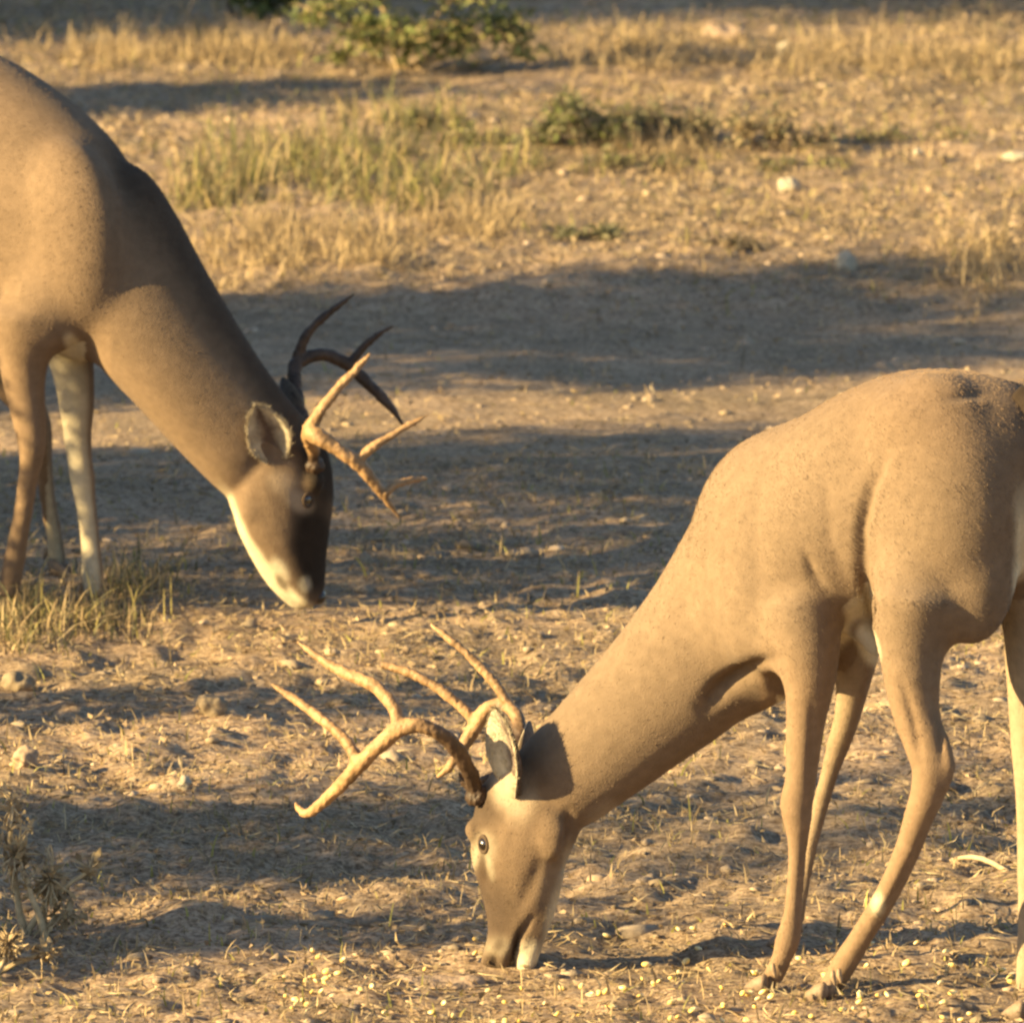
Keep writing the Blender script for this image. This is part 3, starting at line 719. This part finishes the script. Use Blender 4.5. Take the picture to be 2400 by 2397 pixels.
    a2 = antler_mesh(H, [(722, 1010, 18, -.036), (704, 960, 19, -.06), (692, 900, 19, -.10), (695, 852, 20, -.135), (750, 832, 18, -.15), (805, 848, 18, -.15), (856, 892, 17, -.145), (908, 945, 13, -.135), (948, 1000, 4, -.12)],
                     [[(694, 850, 18, -.14), (715, 792, 14, -.14), (760, 742, 11, -.14), (832, 688, 4, -.135)],
                      [(820, 852, 15, -.15), (850, 815, 12, -.15), (885, 785, 9, -.145), (925, 763, 4, -.14)]], 0.42)  # far-side antler darkened along its length, its shade painted into the bone
    child('antler', a2, M_antler, root)
    b0 = bvh.ray_cast(CAM, ray(652, 1085).normalized())[0] or H.at(652, 1085, .05)
    t0 = H.at(600, 950, .075)
    e_ = child('ear', ear_mesh(b0 + Vector((0, .012, 0)), t0, (0.0, -0.98, 0.15), 0.080, 0.4, 0.1), M_ear, root)
    fur_on(e_, root, 9000, lambda W: np.array(t0 - b0)[None] + RNG.normal(0, .05, W.shape), lambda W: np.full(len(W), .010), 9, .0003, True, 1.6)
    child('ear', ear_mesh(H.at(690, 1020, -.045), H.at(655, 885, -.13), (0.75, 0.5, 0.1), 0.078, 0.5, 0.1), M_ear, root)
    eye_parts(root, bvh, 722, 1172, 0.0115, depth=.72)
    p = H.at(735, 1165, -.053)
    bm = bmesh.new(); bmesh.ops.create_uvsphere(bm, u_segments=20, v_segments=14, radius=.0135, matrix=Matrix.Translation(p)); child('eye', bm_mesh(bm, 'eye'), M_eye, root)
    bm = bmesh.new(); blob(bm, H, 746, 1398, 0, 19, 20, .020, -0.5); child('nose', remesh(bm, .003, 3), M_nose, root)
    tb = B.at(-600, 210, 0); bk = -B.h
    bm = bmesh.new()
    loft_round(bm, [(tb - bk * .03, .022), (tb + bk * .018 + Vector((0, 0, -.03)), .030), (tb + bk * .032 + Vector((0, 0, -.10)), .040), (tb + bk * .030 + Vector((0, 0, -.17)), .036), (tb + bk * .024 + Vector((0, 0, -.225)), .018), (tb + bk * .022 + Vector((0, 0, -.245)), .004)], 5, 16, B.n, 1.0)
    me = remesh(bm, .005, 4); n2 = mesh_no(me); w = sstep(.45, .75, np.abs(n2 @ np.array(B.n)))
    set_col(me, np.array((.11, .07, .045)) * (1 - w[:, None]) + WHITE * w[:, None]); child('tail', me, M_coat, root)
    return root
far_deer()

# ------------------------------------------------------------------ plants
def tube_pts(V, Fc, C, pts, radii, color, n=5):
    base = len(V)
    for i, (p, r) in enumerate(zip(pts, radii)):
        a = pts[max(i - 1, 0)]; b = pts[min(i + 1, len(pts) - 1)]
        d = (b - a).normalized(); s_ = Vector((0, 1, 0)) if abs(d.y) < .9 else Vector((1, 0, 0))
        e2 = (s_ - d * s_.dot(d)).normalized(); e1 = d.cross(e2)
        for k in range(n):
            t = 2 * math.pi * k / n
            V.append(tuple(p + e1 * (r * math.cos(t)) + e2 * (r * math.sin(t)))); C.append(color)
    for i in range(len(pts) - 1):
        for k in range(n):
            a = base + i * n + k; b = base + i * n + (k + 1) % n
            Fc.append((a, b, b + n, a + n))
def twig(V, Fc, C, a, b, r0, r1, color, wob=0.1, seg=5):
    a = Vector(a); b = Vector(b); L = (b - a).length; pts = []
    o = Vector((random.uniform(-1, 1), random.uniform(-1, 1), random.uniform(-.3, .8))) * wob * L
    for i in range(seg + 1):
        t = i / seg
        pts.append(a.lerp(b, t) + o * (4 * t * (1 - t)) + Vector((random.uniform(-1, 1), random.uniform(-1, 1), random.uniform(-1, 1))) * wob * L * .12 * (0 < i < seg))
    tube_pts(V, Fc, C, pts, [r0 + (r1 - r0) * i / seg for i in range(seg + 1)], color)
    return pts
def leaf_quads(centers, size, colors, droop=0.3, rng=RNG, aspect=0.45):
    """bent leaves (two quads each): arrays"""
    n = len(centers)
    th = rng.uniform(0, 2 * math.pi, n); el = rng.normal(0.15, 0.55, n)
    d = np.stack([np.cos(th) * np.cos(el), np.sin(th) * np.cos(el), np.sin(el)], 1)
    r = rng.normal(0, 1, (n, 3)); sd = np.cross(d, r); sd /= np.linalg.norm(sd, axis=1)[:, None] + 1e-9
    nm = np.cross(sd, d)
    L = size * rng.uniform(.6, 1.35, n)[:, None]; W = L * aspect / 2
    p0 = centers; p1 = centers + d * L * .5 + nm * L * .08; p2 = centers + d * L - nm * L * droop * .4
    V = np.stack([p0 - sd * W * .25, p0 + sd * W * .25, p1 + sd * W, p1 - sd * W, p2 + sd * W * .12, p2 - sd * W * .12], 1).reshape(-1, 3)
    i = np.arange(n)[:, None] * 6
    Fq = np.concatenate([i + np.array([[0, 1, 2, 3]]), i + np.array([[3, 2, 4, 5]])])
    return V, Fq, np.repeat(colors, 6, 0)
def pick(cols, n, rng=RNG, var=.25):
    c = np.array(cols)[rng.integers(0, len(cols), n)]
    return c * rng.uniform(1 - var, 1 + var, (n, 1))
GREEN = [(.10, .13, .035), (.14, .16, .045), (.19, .19, .055), (.08, .10, .035)]
OLIVE = [(.14, .135, .07), (.19, .17, .09), (.11, .105, .06)]
STRAW = [(.37, .27, .145), (.30, .22, .125), (.44, .33, .185), (.22, .165, .10)]
YGRASS = [(.27, .24, .075), (.20, .20, .06), (.34, .28, .10), (.15, .16, .05), (.38, .29, .13)]
BARK = (.17, .125, .085)
def shrub(name, label, cat, base, clumps, leaf, count, cols, stems=None, group=None, bark=BARK, r0=.012, fill=0.0):
    base = Vector(base); base.z = gz(base) - .01
    root = empty(name, base); tag(root, label, cat, group)
    V, Fc, C = [], [], []
    cents = []; wts = [c[3] * c[4] * c[5] for c in clumps]; tot = sum(wts)
    cluster = []
    for (x, y, z, rx, ry, rz), w in zip(clumps, wts):
        cc = Vector((x, y, z))
        b0 = base + Vector((random.uniform(-.04, .04), random.uniform(-.04, .04), 0))
        twig(V, Fc, C, b0, cc, r0, r0 * .45, bark, .12, 6)
        m = max(5, int((stems or 60) * w / tot))
        nodes = []
        for _ in range(m):
            u = RNG.normal(0, 1, 3); u /= np.linalg.norm(u); u *= RNG.random() ** .4
            e = cc + Vector((u[0] * rx, u[1] * ry, u[2] * rz))
            if e.z < .01: e.z = .01
            s0 = cc + (e - cc) * random.uniform(0, .35)
            ps = twig(V, Fc, C, s0, e, r0 * .35, r0 * .1, bark, .12, 4); nodes += ps[1:]
        k = max(8, int(count * w / tot))
        nd = np.array([tuple(p) for p in nodes])
        pp = nd[RNG.integers(0, len(nd), k)] + RNG.normal(0, 1, (k, 3)) * np.array([rx, ry, rz]) * .11
        pp[:, 2] = np.maximum(pp[:, 2], .008)
        cluster.append(pp)
        if fill:
            k2 = int(k * fill); u = RNG.normal(0, 1, (k2, 3)); u /= np.linalg.norm(u, axis=1)[:, None]; u *= RNG.random((k2, 1)) ** .4
            pp = np.array((x, y, z)) + u * np.array([rx, ry * 1.15, rz * 1.25]); pp[:, 2] = np.maximum(pp[:, 2], .008); cluster.append(pp)
    child('branches', mesh_np('branches', V, Fc, True, np.array(C)), M_wood, root)
    P = np.concatenate(cluster)
    lv, lf, lc = leaf_quads(P, leaf, pick(cols, len(P)))
    child('foliage', mesh_np('foliage', lv, lf, False, lc), M_leaf, root)
    return root

# shrubs standing left of the view; the low sun throws their shade across the ground
TANAZ = math.tan(SUN_AZ); TANEL = math.tan(SUN_EL) / math.cos(SUN_AZ)
def shade_shrub(label, py_near, py_far, px_ref, px_end, X0, leaf=.03, dens=1.0, thick=.5, cols=OLIVE, start=None, name='scrub_bush', cat='bush', edge=0.0):
    a = G(px_ref, py_near); b = G(px_ref, py_far)
    y0 = a.y - (a.x - X0) * TANAZ; y1 = b.y - (b.x - X0) * TANAZ
    e = G(px_end, (py_near + py_far) / 2)
    h = (e.x - X0) * TANEL
    yc = (y0 + y1) / 2; hw = (y1 - y0) / 2
    clumps = []
    z0 = 0.05 if start is None else (G(start, py_near).x - X0) * TANEL
    nk = max(3, int(round(hw / .22))); nz = max(2, int(round((h - z0) / .22)))
    for i in range(nk):
        for j in range(nz):
            hh = h * (1 - edge * abs((i + .5) / nk * 2 - 1) * random.uniform(.3, 1))
            z = z0 + (hh - z0) * (j + .5) / nz
            y = yc + hw * ((i + .5) / nk * 2 - 1)
            clumps.append((X0 + random.uniform(-1, 1) * thick * .4 + (y - yc) * 0, y + random.uniform(-.05, .05), z, thick * .5, hw / nk * 1.6, (hh - z0) / nz * 1.0))
    area = 2 * hw * (h - z0)
    return shrub(name, label, cat, (X0, yc, 0), clumps, leaf, int(area / (leaf * leaf * .3) * 4.0 * dens), cols, int(area * 130) + 20, r0=.02, group='bushes left of the view', fill=1.0)
shade_shrub('dense olive bush left of the smooth shaded track', 868, 688, 1000, 2250, -2.9, .035, 1.7, .7, edge=.08)
shade_shrub('wide olive bush behind the far buck', 1215, 1008, 1000, 1950, -2.7, .035, 1.5, .6)
shade_shrub('thin open bush behind the far buck, beside the wide olive bush', 1395, 1235, 900, 1900, -2.9, .03, .75, .5)
shade_shrub('narrow upright weed left of the view, between the two bucks', 1668, 1612, 700, 1450, -2.0, .022, 1.0, .25, STRAW + OLIVE)
shade_shrub('broad low bush left of the near buck', 2075, 1868, 600, 1180, -2.2, .03, .85, .5, edge=.15)
shade_shrub('sparse tall bush left of the near buck', 2050, 1780, 1900, 2400, -3.4, .03, .22, .5)
shade_shrub('small dense bush nearest the camera on the left', 2262, 2150, 500, 930, -1.9, .025, 1.0, .3)
shade_shrub('grey olive bush left of the green grass patch', 292, 212, 500, 900, -2.6, .035, 1.1, .4)
shade_shrub('tall dark tree-like bush far back on the left', 85, -160, 300, 860, -4.2, .06, 1.3, .9, GREEN)
shade_shrub('very tall bush at the far back, left of the view', 48, -260, 1800, 3700, -7.0, .09, 1.3, 1.2, GREEN)

# plants in view
def cl(px, py, dz, rx, ry, rz):
    p = G(px, py); return (p.x, p.y, dz, rx, ry, rz)
def atz(px, py, Y):
    d = ray(px, py); t = Y / d.y; p = CAM + d * t; return p
def clY(px, py, Y, rpx, ry, rzpx):
    p = atz(px, py, Y); k = 1 / PXM(p); return (p.x, p.y, max(p.z, .02), rpx * k, ry, rzpx * k)
b = G(930, 185)
shrub('leafy_bush', 'leafy green bush at the top, lit by low sun', 'bush', b,
      [clY(740, 30, b.y, 80, .12, 50), clY(850, 70, b.y, 90, .16, 65), clY(960, 95, b.y - .05, 100, .18, 70), clY(1070, 80, b.y, 90, .16, 75), clY(1180, 60, b.y + .05, 90, .14, 65), clY(880, -30, b.y, 140, .18, 70), clY(1110, -40, b.y, 160, .18, 70), clY(1220, 120, b.y, 70, .10, 35), clY(800, 130, b.y, 60, .10, 35)],
      .021, 3000, [(.14, .165, .05), (.19, .20, .065), (.11, .13, .045), (.24, .22, .08)], 330, bark=(.34, .25, .14), r0=.007)
b = G(560, 70)
shrub('drooping_bush', 'thin green bush hanging into the top edge, left of the leafy one', 'bush', (b.x, b.y + .1, 0),
      [clY(540, -10, b.y, 60, .08, 35), clY(620, 10, b.y, 60, .08, 45), clY(690, -10, b.y, 60, .08, 35)], .035, 260, GREEN, 40, r0=.006)
b = G(1370, 365)
shrub('low_shrub', 'low bright green shrub in the middle of the background', 'shrub', b, [clY(1340, 275, b.y, 75, .14, 70), clY(1440, 300, b.y, 75, .14, 52), clY(1270, 315, b.y, 55, .10, 42)], .016, 1700, GREEN[1:2] + OLIVE, 160, r0=.005)
b = G(1560, 350)
shrub('low_shrub', 'low grey green shrub right of the bright green one', 'shrub', b, [clY(1520, 285, b.y, 90, .14, 55), clY(1630, 298, b.y, 85, .14, 50)], .014, 1300, OLIVE + STRAW[3:], 180, r0=.005)
b = G(1790, 372)
shrub('twiggy_weed', 'grey twiggy weed at the right of the background shrubs', 'weed', b, [clY(1740, 300, b.y, 60, .12, 65), clY(1820, 300, b.y, 75, .12, 60), clY(1910, 325, b.y, 85, .14, 40)], .016, 1100, OLIVE + STRAW, 110, r0=.004)
b = G(1690, 612)
shrub('brush_pile', 'dark low tangle of dead brush on the bare ground at right', 'brush', b, [clY(1660, 585, b.y, 40, .08, 26), clY(1730, 575, b.y, 60, .10, 30), clY(1790, 590, b.y, 40, .06, 18)], .016, 260, [(.09, .075, .055), (.13, .10, .07)], 120, r0=.004, bark=(.11, .085, .06))
b = G(1390, 578)
shrub('low_shrub', 'small dark shrub in front of the background grass', 'shrub', b, [clY(1330, 550, b.y, 50, .07, 25), clY(1420, 552, b.y, 60, .08, 24)], .018, 420, OLIVE, 50, r0=.004)
b = G(60, 2195)
shrub('dry_weed', 'dry branching weed at the lower left edge', 'weed', b, [clY(40, 2000, b.y, 60, .06, 110), clY(120, 2060, b.y, 70, .06, 90), clY(150, 2140, b.y, 60, .06, 50), clY(30, 1890, b.y, 40, .05, 80), clY(210, 2040, b.y, 50, .05, 50)], .02, 300, STRAW, 190, bark=(.42, .32, .19), r0=.007)
b = G(20, 2285)
shrub('dry_weed', 'short straw coloured weed below the branching one', 'weed', b, [clY(20, 2210, b.y, 60, .05, 50), clY(110, 2235, b.y, 50, .05, 30)], .018, 160, STRAW, 90, bark=(.42, .32, .19), r0=.006)
for lab, x, y, ww, hh in (('low olive scrub at the right end of the green grass patch', 1120, 330, 95, 50), ('dull olive scrub clump between the grass patch and the bright shrub', 1010, 290, 90, 45), ('broad olive scrub in front of the grey green shrub', 1500, 385, 120, 34), ('thin olive scrub at the right edge of the background', 2150, 330, 170, 34), ('sparse olive scrub below the twiggy weed', 1880, 400, 130, 26)):
    b = G(x, y + hh * .6)
    shrub('olive_scrub', lab, 'shrub', b, [clY(x - ww * .5, y, b.y, ww * .6, .12, hh), clY(x + ww * .5, y + 6, b.y, ww * .6, .12, hh * .85)], .014, 900, OLIVE + YGRASS[:2] + STRAW[3:], 170, r0=.004, group='low scrub in the background')

# grass: real blades, far too many to count
def blades(name, label, pts, h, w, cols, lean=.35, mat=M_blade, kind_parent=None):
    n = len(pts); p = np.zeros((n, 3)); p[:, :2] = pts; p[:, 2] = ground_h(p[:, 0], p[:, 1]) - .004
    th = RNG.uniform(0, 2 * math.pi, n); ln = np.abs(RNG.normal(0, lean, n))
    hh = h * np.clip(np.exp(RNG.normal(-.35, .5, n)), .15, 2.1); ww = w * RNG.uniform(.6, 1.4, n)
    d = np.stack([np.cos(th), np.sin(th), np.zeros(n)], 1)
    fa = RNG.uniform(0, 2 * math.pi, n); sd = np.stack([np.cos(fa), np.sin(fa), np.zeros(n)], 1) * ww[:, None] / 2
    lv = []
    for t, wt in ((0, 1), (.4, .9), (.75, .6), (1, .12)):
        c = p + d * (hh * ln * t ** 1.6)[:, None]; c[:, 2] += hh * t * (1 - .35 * np.minimum(ln, 1.4) * t)
        lv += [c - sd * wt, c + sd * wt]
    V = np.stack(lv, 1).reshape(-1, 3); i = np.arange(n)[:, None] * 8
    Fq = np.concatenate([i + np.array([[k, k + 1, k + 3, k + 2]]) for k in (0, 2, 4)])
    o = link(name, mesh_np(name, V, Fq, False, np.repeat(pick(cols, n), 8, 0)), mat)
    return tag(o, label, 'grass', kind='stuff')
def rand_world(n, x0=-2.1, x1=2.1, y0=20.4, y1=36):
    return np.stack([RNG.uniform(x0, x1, n), RNG.uniform(y0, y1, n)], 1)
def inpx(pts):
    c = np.zeros((len(pts), 3)); c[:, :2] = pts; return project(c)
def patch(spec, n):
    """tufted points in photo-ground ellipses: (px, py, rx, ry)"""
    out = []
    for cx, cy, rx, ry, wt in spec:
        k = int(n * wt); m = max(4, k // 9)
        u = RNG.normal(0, .5, (m, 2)); cent = np.array([tuple(G(cx + a * rx, cy + b_ * ry))[:2] for a, b_ in u])
        out.append(cent[RNG.integers(0, m, k)] + RNG.normal(0, .016, (k, 2)))
    return np.concatenate(out)
blades('green_grass', 'yellow green grass patch behind the neck of the far buck',
       patch([(560, 440, 150, 60, .3), (720, 400, 150, 70, .3), (860, 440, 130, 80, .3), (1000, 470, 120, 60, .2), (480, 480, 80, 40, .15), (960, 350, 160, 60, .2), (1180, 420, 130, 60, .12)], 2300), .068, .0036, YGRASS + OLIVE + OLIVE + STRAW, .95)
blades('weedy_grass', 'yellow green grass round the feet of the far buck',
       patch([(60, 1440, 110, 35, .4), (200, 1465, 110, 35, .3), (290, 1400, 80, 35, .2), (40, 1500, 90, 40, .3), (380, 1360, 60, 30, .06)], 1500), .055, .003, OLIVE + STRAW + YGRASS[2:3], .9)
q = rand_world(120000); X_, Y_ = q[:, 0], q[:, 1]
dens = .7 + .3 * sstep(29.5, 30.3, Y_); dens = dens * (1 - .85 * sstep(27.2, 27.7, Y_) * (1 - sstep(29.2, 29.7, Y_)))
dens = dens * np.clip((fbm(X_ * 2.2 + 7, Y_ * 1.3, 3) - .3) * 3.2, .05, 1)
q = q[RNG.random(len(q)) < dens]
blades('dry_grass', 'short dry straw stubble over the whole ground', q, .024, .0035, STRAW + YGRASS[:1], .9)
q = patch([(300, 150, 260, 40, .3), (560, 140, 160, 40, .3), (1500, 160, 200, 50, .3), (1900, 160, 300, 50, .45), (2250, 170, 200, 50, .3), (620, 600, 180, 60, .35), (860, 610, 120, 50, .2), (1100, 540, 160, 50, .25), (2300, 640, 120, 60, .2), (1560, 380, 140, 40, .2)], 4200)
blades('tall_dry_grass', 'taller straw coloured grass tufts on the lit banks behind', q, .05, .003, STRAW, .95)

# clods, pebbles and litter
ICO = None
def ico():
    bm = bmesh.new(); bmesh.ops.create_icosphere(bm, subdivisions=1, radius=1)
    v = np.array([tuple(x.co) for x in bm.verts]); f = np.array([[q_.index for q_ in x.verts] for x in bm.faces]); bm.free(); return v, f
def clods(name, label, pts, r, cols, flat=.6, mat=M_clod, sink=.62):
    v0, f0 = ico(); n = len(pts); nv = len(v0)
    rr = r * np.exp(RNG.normal(0, .55, n)).clip(.3, 2.6); sc = RNG.uniform(.7, 1.4, (n, 3)); sc[:, 2] *= flat
    jit = 1 + RNG.normal(0, .22, (n, nv))
    a = RNG.uniform(0, 2 * math.pi, n); ca, sa = np.cos(a)[:, None], np.sin(a)[:, None]
    V = v0[None] * jit[:, :, None] * sc[:, None, :]
    x = V[:, :, 0] * ca - V[:, :, 1] * sa; y = V[:, :, 0] * sa + V[:, :, 1] * ca
    V = np.stack([x, y, V[:, :, 2]], 2) * rr[:, None, None]
    V[:, :, 0] += pts[:, 0:1]; V[:, :, 1] += pts[:, 1:2]
    V[:, :, 2] += (ground_h(pts[:, 0], pts[:, 1]) + rr * flat * (1 - 2 * sink) * .5)[:, None]
    Fq = (f0[None] + np.arange(n)[:, None, None] * nv).reshape(-1, 3)
    o = link(name, mesh_np(name, V.reshape(-1, 3), Fq, True, np.repeat(pick(cols, n), nv, 0)), mat)
    return tag(o, label, 'soil', kind='stuff')
SOIL = [(.33, .25, .175), (.28, .215, .155), (.40, .30, .21), (.22, .17, .125), (.36, .265, .175)]
q = rand_world(20000); Y_ = q[:, 1]; X_ = q[:, 0]
k = rough_mask(Y_) * np.clip((fbm(X_ * 3 + 1, Y_ * 2 + 4, 3) - .3) * 3.2, .12, 1)
q = q[RNG.random(len(q)) < k]
clods('soil_clods', 'loose clods and pebbles over the dry ground', q, .0062, SOIL + [(.30, .225, .14), (.26, .20, .14)], .5)
q = rand_world(1100, y1=29); k = rough_mask(q[:, 1]); q = q[RNG.random(len(q)) < k ** 2 * np.clip((fbm(q[:, 0] * 1.5 + 11, q[:, 1] + 3, 2) - .35) * 4, .05, 1)]
clods('soil_clods', 'larger clods scattered on the dry ground', q, .011, [(.24, .185, .13), (.28, .215, .15), (.20, .155, .11)], .4)
def litter(name, label, n, size, aspect, cols, curl=.35):
    q = rand_world(n); k = rough_mask(q[:, 1]) * np.clip((fbm(q[:, 0] * 2.6 + 5, q[:, 1] * 1.7 + 8, 3) - .25) * 3, .25, 1); q = q[RNG.random(len(q)) < k]
    c = np.zeros((len(q), 3)); c[:, :2] = q; c[:, 2] = ground_h(q[:, 0], q[:, 1]) + .006
    v, f, cc = leaf_quads(c, size, pick(cols, len(q)), .5, aspect=aspect)
    zmin = ground_h(v[:, 0], v[:, 1]) + .002; v[:, 2] = np.maximum(zmin, c[:, 2].repeat(6) + (v[:, 2] - c[:, 2].repeat(6)) * curl)
    return tag(link(name, mesh_np(name, v, f, False, cc), M_litter), label, 'litter', kind='stuff')
litter('leaf_litter', 'dry leaf litter on the ground', 60000, .016, .55, STRAW[1:2] + STRAW[3:] + [(.30, .215, .135), (.22, .16, .105), (.36, .265, .165)], .6)
litter('straw_litter', 'matted dry straw on the ground', 90000, .040, .085, [c for c in STRAW if c[0] < .45] + [(.38, .30, .18), (.30, .24, .15)], .45)

# ------------------------------------------------------------------ single stones
def rock(label, px, py, r_px, color, flat=.7, squash=1.0, seed=0, name='rock', peak=0.0):
    p = G(px, py); p.z = gz(p); r = r_px / PXM(p); rn = random.Random(seed)
    bm = bmesh.new(); bmesh.ops.create_icosphere(bm, subdivisions=4, radius=1)
    dirs = [Vector((rn.gauss(0, 1), rn.gauss(0, 1), rn.gauss(0, 1))).normalized() for _ in range(9)]; cut = [rn.uniform(.68, .95) for _ in dirs]
    for v in bm.verts:
        c = v.co.copy()
        for d, k_ in zip(dirs, cut):
            e = c.dot(d) - k_
            if e > 0: c -= d * e * .85
        if peak: 
            f_ = 1 - peak * max(0, c.z); c.x *= f_; c.y *= f_; c.z *= 1 + peak * .3
        v.co = Vector((c.x * squash, c.y * .8, c.z * flat)) * r + Vector((0, 0, r * flat * .45))
    me = bm_mesh(bm, name, color, True); co = mesh_co(me); no = mesh_no(me)
    co = co + no * ((fbm(co[:, 0] / r * 2.2 + seed * 3.1, co[:, 2] / r * 2.2 + co[:, 1] / r * 1.3, 3) - .5) * r * .45)[:, None]
    me.vertices.foreach_set('co', co.astype(np.float32).ravel()); me.update(); o = link(name, me, M_rock); o.location = p
    return tag(o, label, 'rock', 'stones on the ground')
PALE = (.38, .325, .24); TAN = (.21, .16, .105); PINK = (.30, .215, .15)
rock('pale pointed stone alone on the bare dirt at right', 1982, 652, 32, PALE, 1.0, .9, 3, peak=.45)
rock('pale white stone in the middle of the dry ground, upper right', 1850, 470, 28, PALE, .75, 1.0, 4)
rock('upright pale stone near the top, on the dry grass bank', 1838, 152, 26, PALE, 1.15, .8, 5, peak=.2)
rock('small white stone at the edge of the shaded strip, upper right', 2152, 392, 13, PALE, .9, 1, 6)
rock('smaller tan stone just right of the small white stone', 2205, 396, 12, TAN, .8, 1.1, 7)
rock('pale flat stone at the right edge, upper part', 2385, 398, 28, PALE, .6, 1.3, 8)
rock('tiny white stone below the flat stone, right side', 2212, 494, 10, PALE, .8, 1, 9)
rock('rounded pale clod below the antlers shadow line, left of the near buck', 498, 1692, 42, TAN, .75, 1.0, 10)
rock('small pale pebble by the lower left shade edge', 433, 1855, 19, PALE, 1.0, .9, 11)
rock('pinkish stone at the left edge', 62, 1812, 36, PINK, 1.0, .9, 12)
rock('grey tan clod at the far left, above the pinkish stone', 40, 1615, 40, TAN, .75, 1.1, 13)
rock('low pink slab by the muzzle of the near buck', 1010, 2285, 95, PINK, .16, 1.3, 14)
rock('round straw coloured clod left of the near buck, in the lit strip', 1075, 1720 + 95, 26, TAN, .6, 1.3, 15)
rock('pale stone at the top left, on the sunlit bank', 228, 122, 20, PALE, .6, 1.4, 16)
rock('tan block of stone on the bank at upper right centre', 1700, 110, 50, PINK, .5, 1.2, 17)
# stick
V, Fc, C = [], [], []
a, b_ = G(2228, 2035), G(2430, 2072)
pts = [a.lerp(b_, t) + Vector((0, 0, .014 + .012 * math.sin(t * 5))) for t in np.linspace(0, 1, 9)]
tube_pts(V, Fc, C, [Vector(p) for p in pts], [.0025 + .002 * math.sin(math.pi * (i / 8) * .9 + .2) for i in range(9)], (.40, .30, .19), 8)
tag(link('stick', mesh_np('stick', V, Fc, True, np.array(C)), M_wood), 'pale dry stick on the ground by the right edge', 'stick')

# ------------------------------------------------------------------ corn put out for the deer
def kernel_mesh():
    bm = bmesh.new(); bmesh.ops.create_icosphere(bm, subdivisions=2, radius=1)
    for v in bm.verts:
        c = v.co; w = .62 + .38 * sstep(-1, .6, np.array(c.y)); c.x *= .0048 * w; c.z *= .0030 * (0.7 + .3 * w); c.y *= .0062
    me = bm_mesh(bm, 'corn_kernel'); co = mesh_co(me); t = np.clip((co[:, 1] / .0062 + 1) / 2, 0, 1)[:, None]
    set_col(me, np.array((.78, .66, .38)) * (1 - t) + np.array((.74, .47, .09)) * t); me.materials.append(M_corn); return me
KM = kernel_mesh()
spots = [(RNG.normal(1750, 420), RNG.uniform(2170, 2405)) for _ in range(70)] + [(RNG.normal(740, 45), RNG.normal(2310, 45)) for _ in range(26)] + [(RNG.uniform(900, 2400), RNG.uniform(2330, 2410)) for _ in range(30)]
for i_, (px_, py_) in enumerate(spots):
    if not (0 < px_ < 2420 and py_ < 2415): continue
    p = G(px_, py_); o = bpy.data.objects.new('corn_kernel', KM); COL.objects.link(o)
    o.location = (p.x, p.y, gz(p) + .007); o.rotation_euler = (random.uniform(-.8, .8), random.uniform(-.8, .8), random.uniform(0, 6.3)); k_ = random.uniform(.9, 1.35); o.scale = (k_, k_, k_)
    if 70 <= i_ < 96: tag(o, 'yellow corn kernel in the loose cluster left of the near buck muzzle', 'corn kernel', 'corn kernels left of the muzzle')
    elif px_ < 1450: tag(o, 'yellow corn kernel on the dirt below the near buck head', 'corn kernel', 'corn kernels below the head')
    elif px_ < 1980: tag(o, 'yellow corn kernel scattered round the hooves of the near buck', 'corn kernel', 'corn kernels round the hooves')
    else: tag(o, 'yellow corn kernel at the lower right, behind the hooves of the near buck', 'corn kernel', 'corn kernels at the lower right')
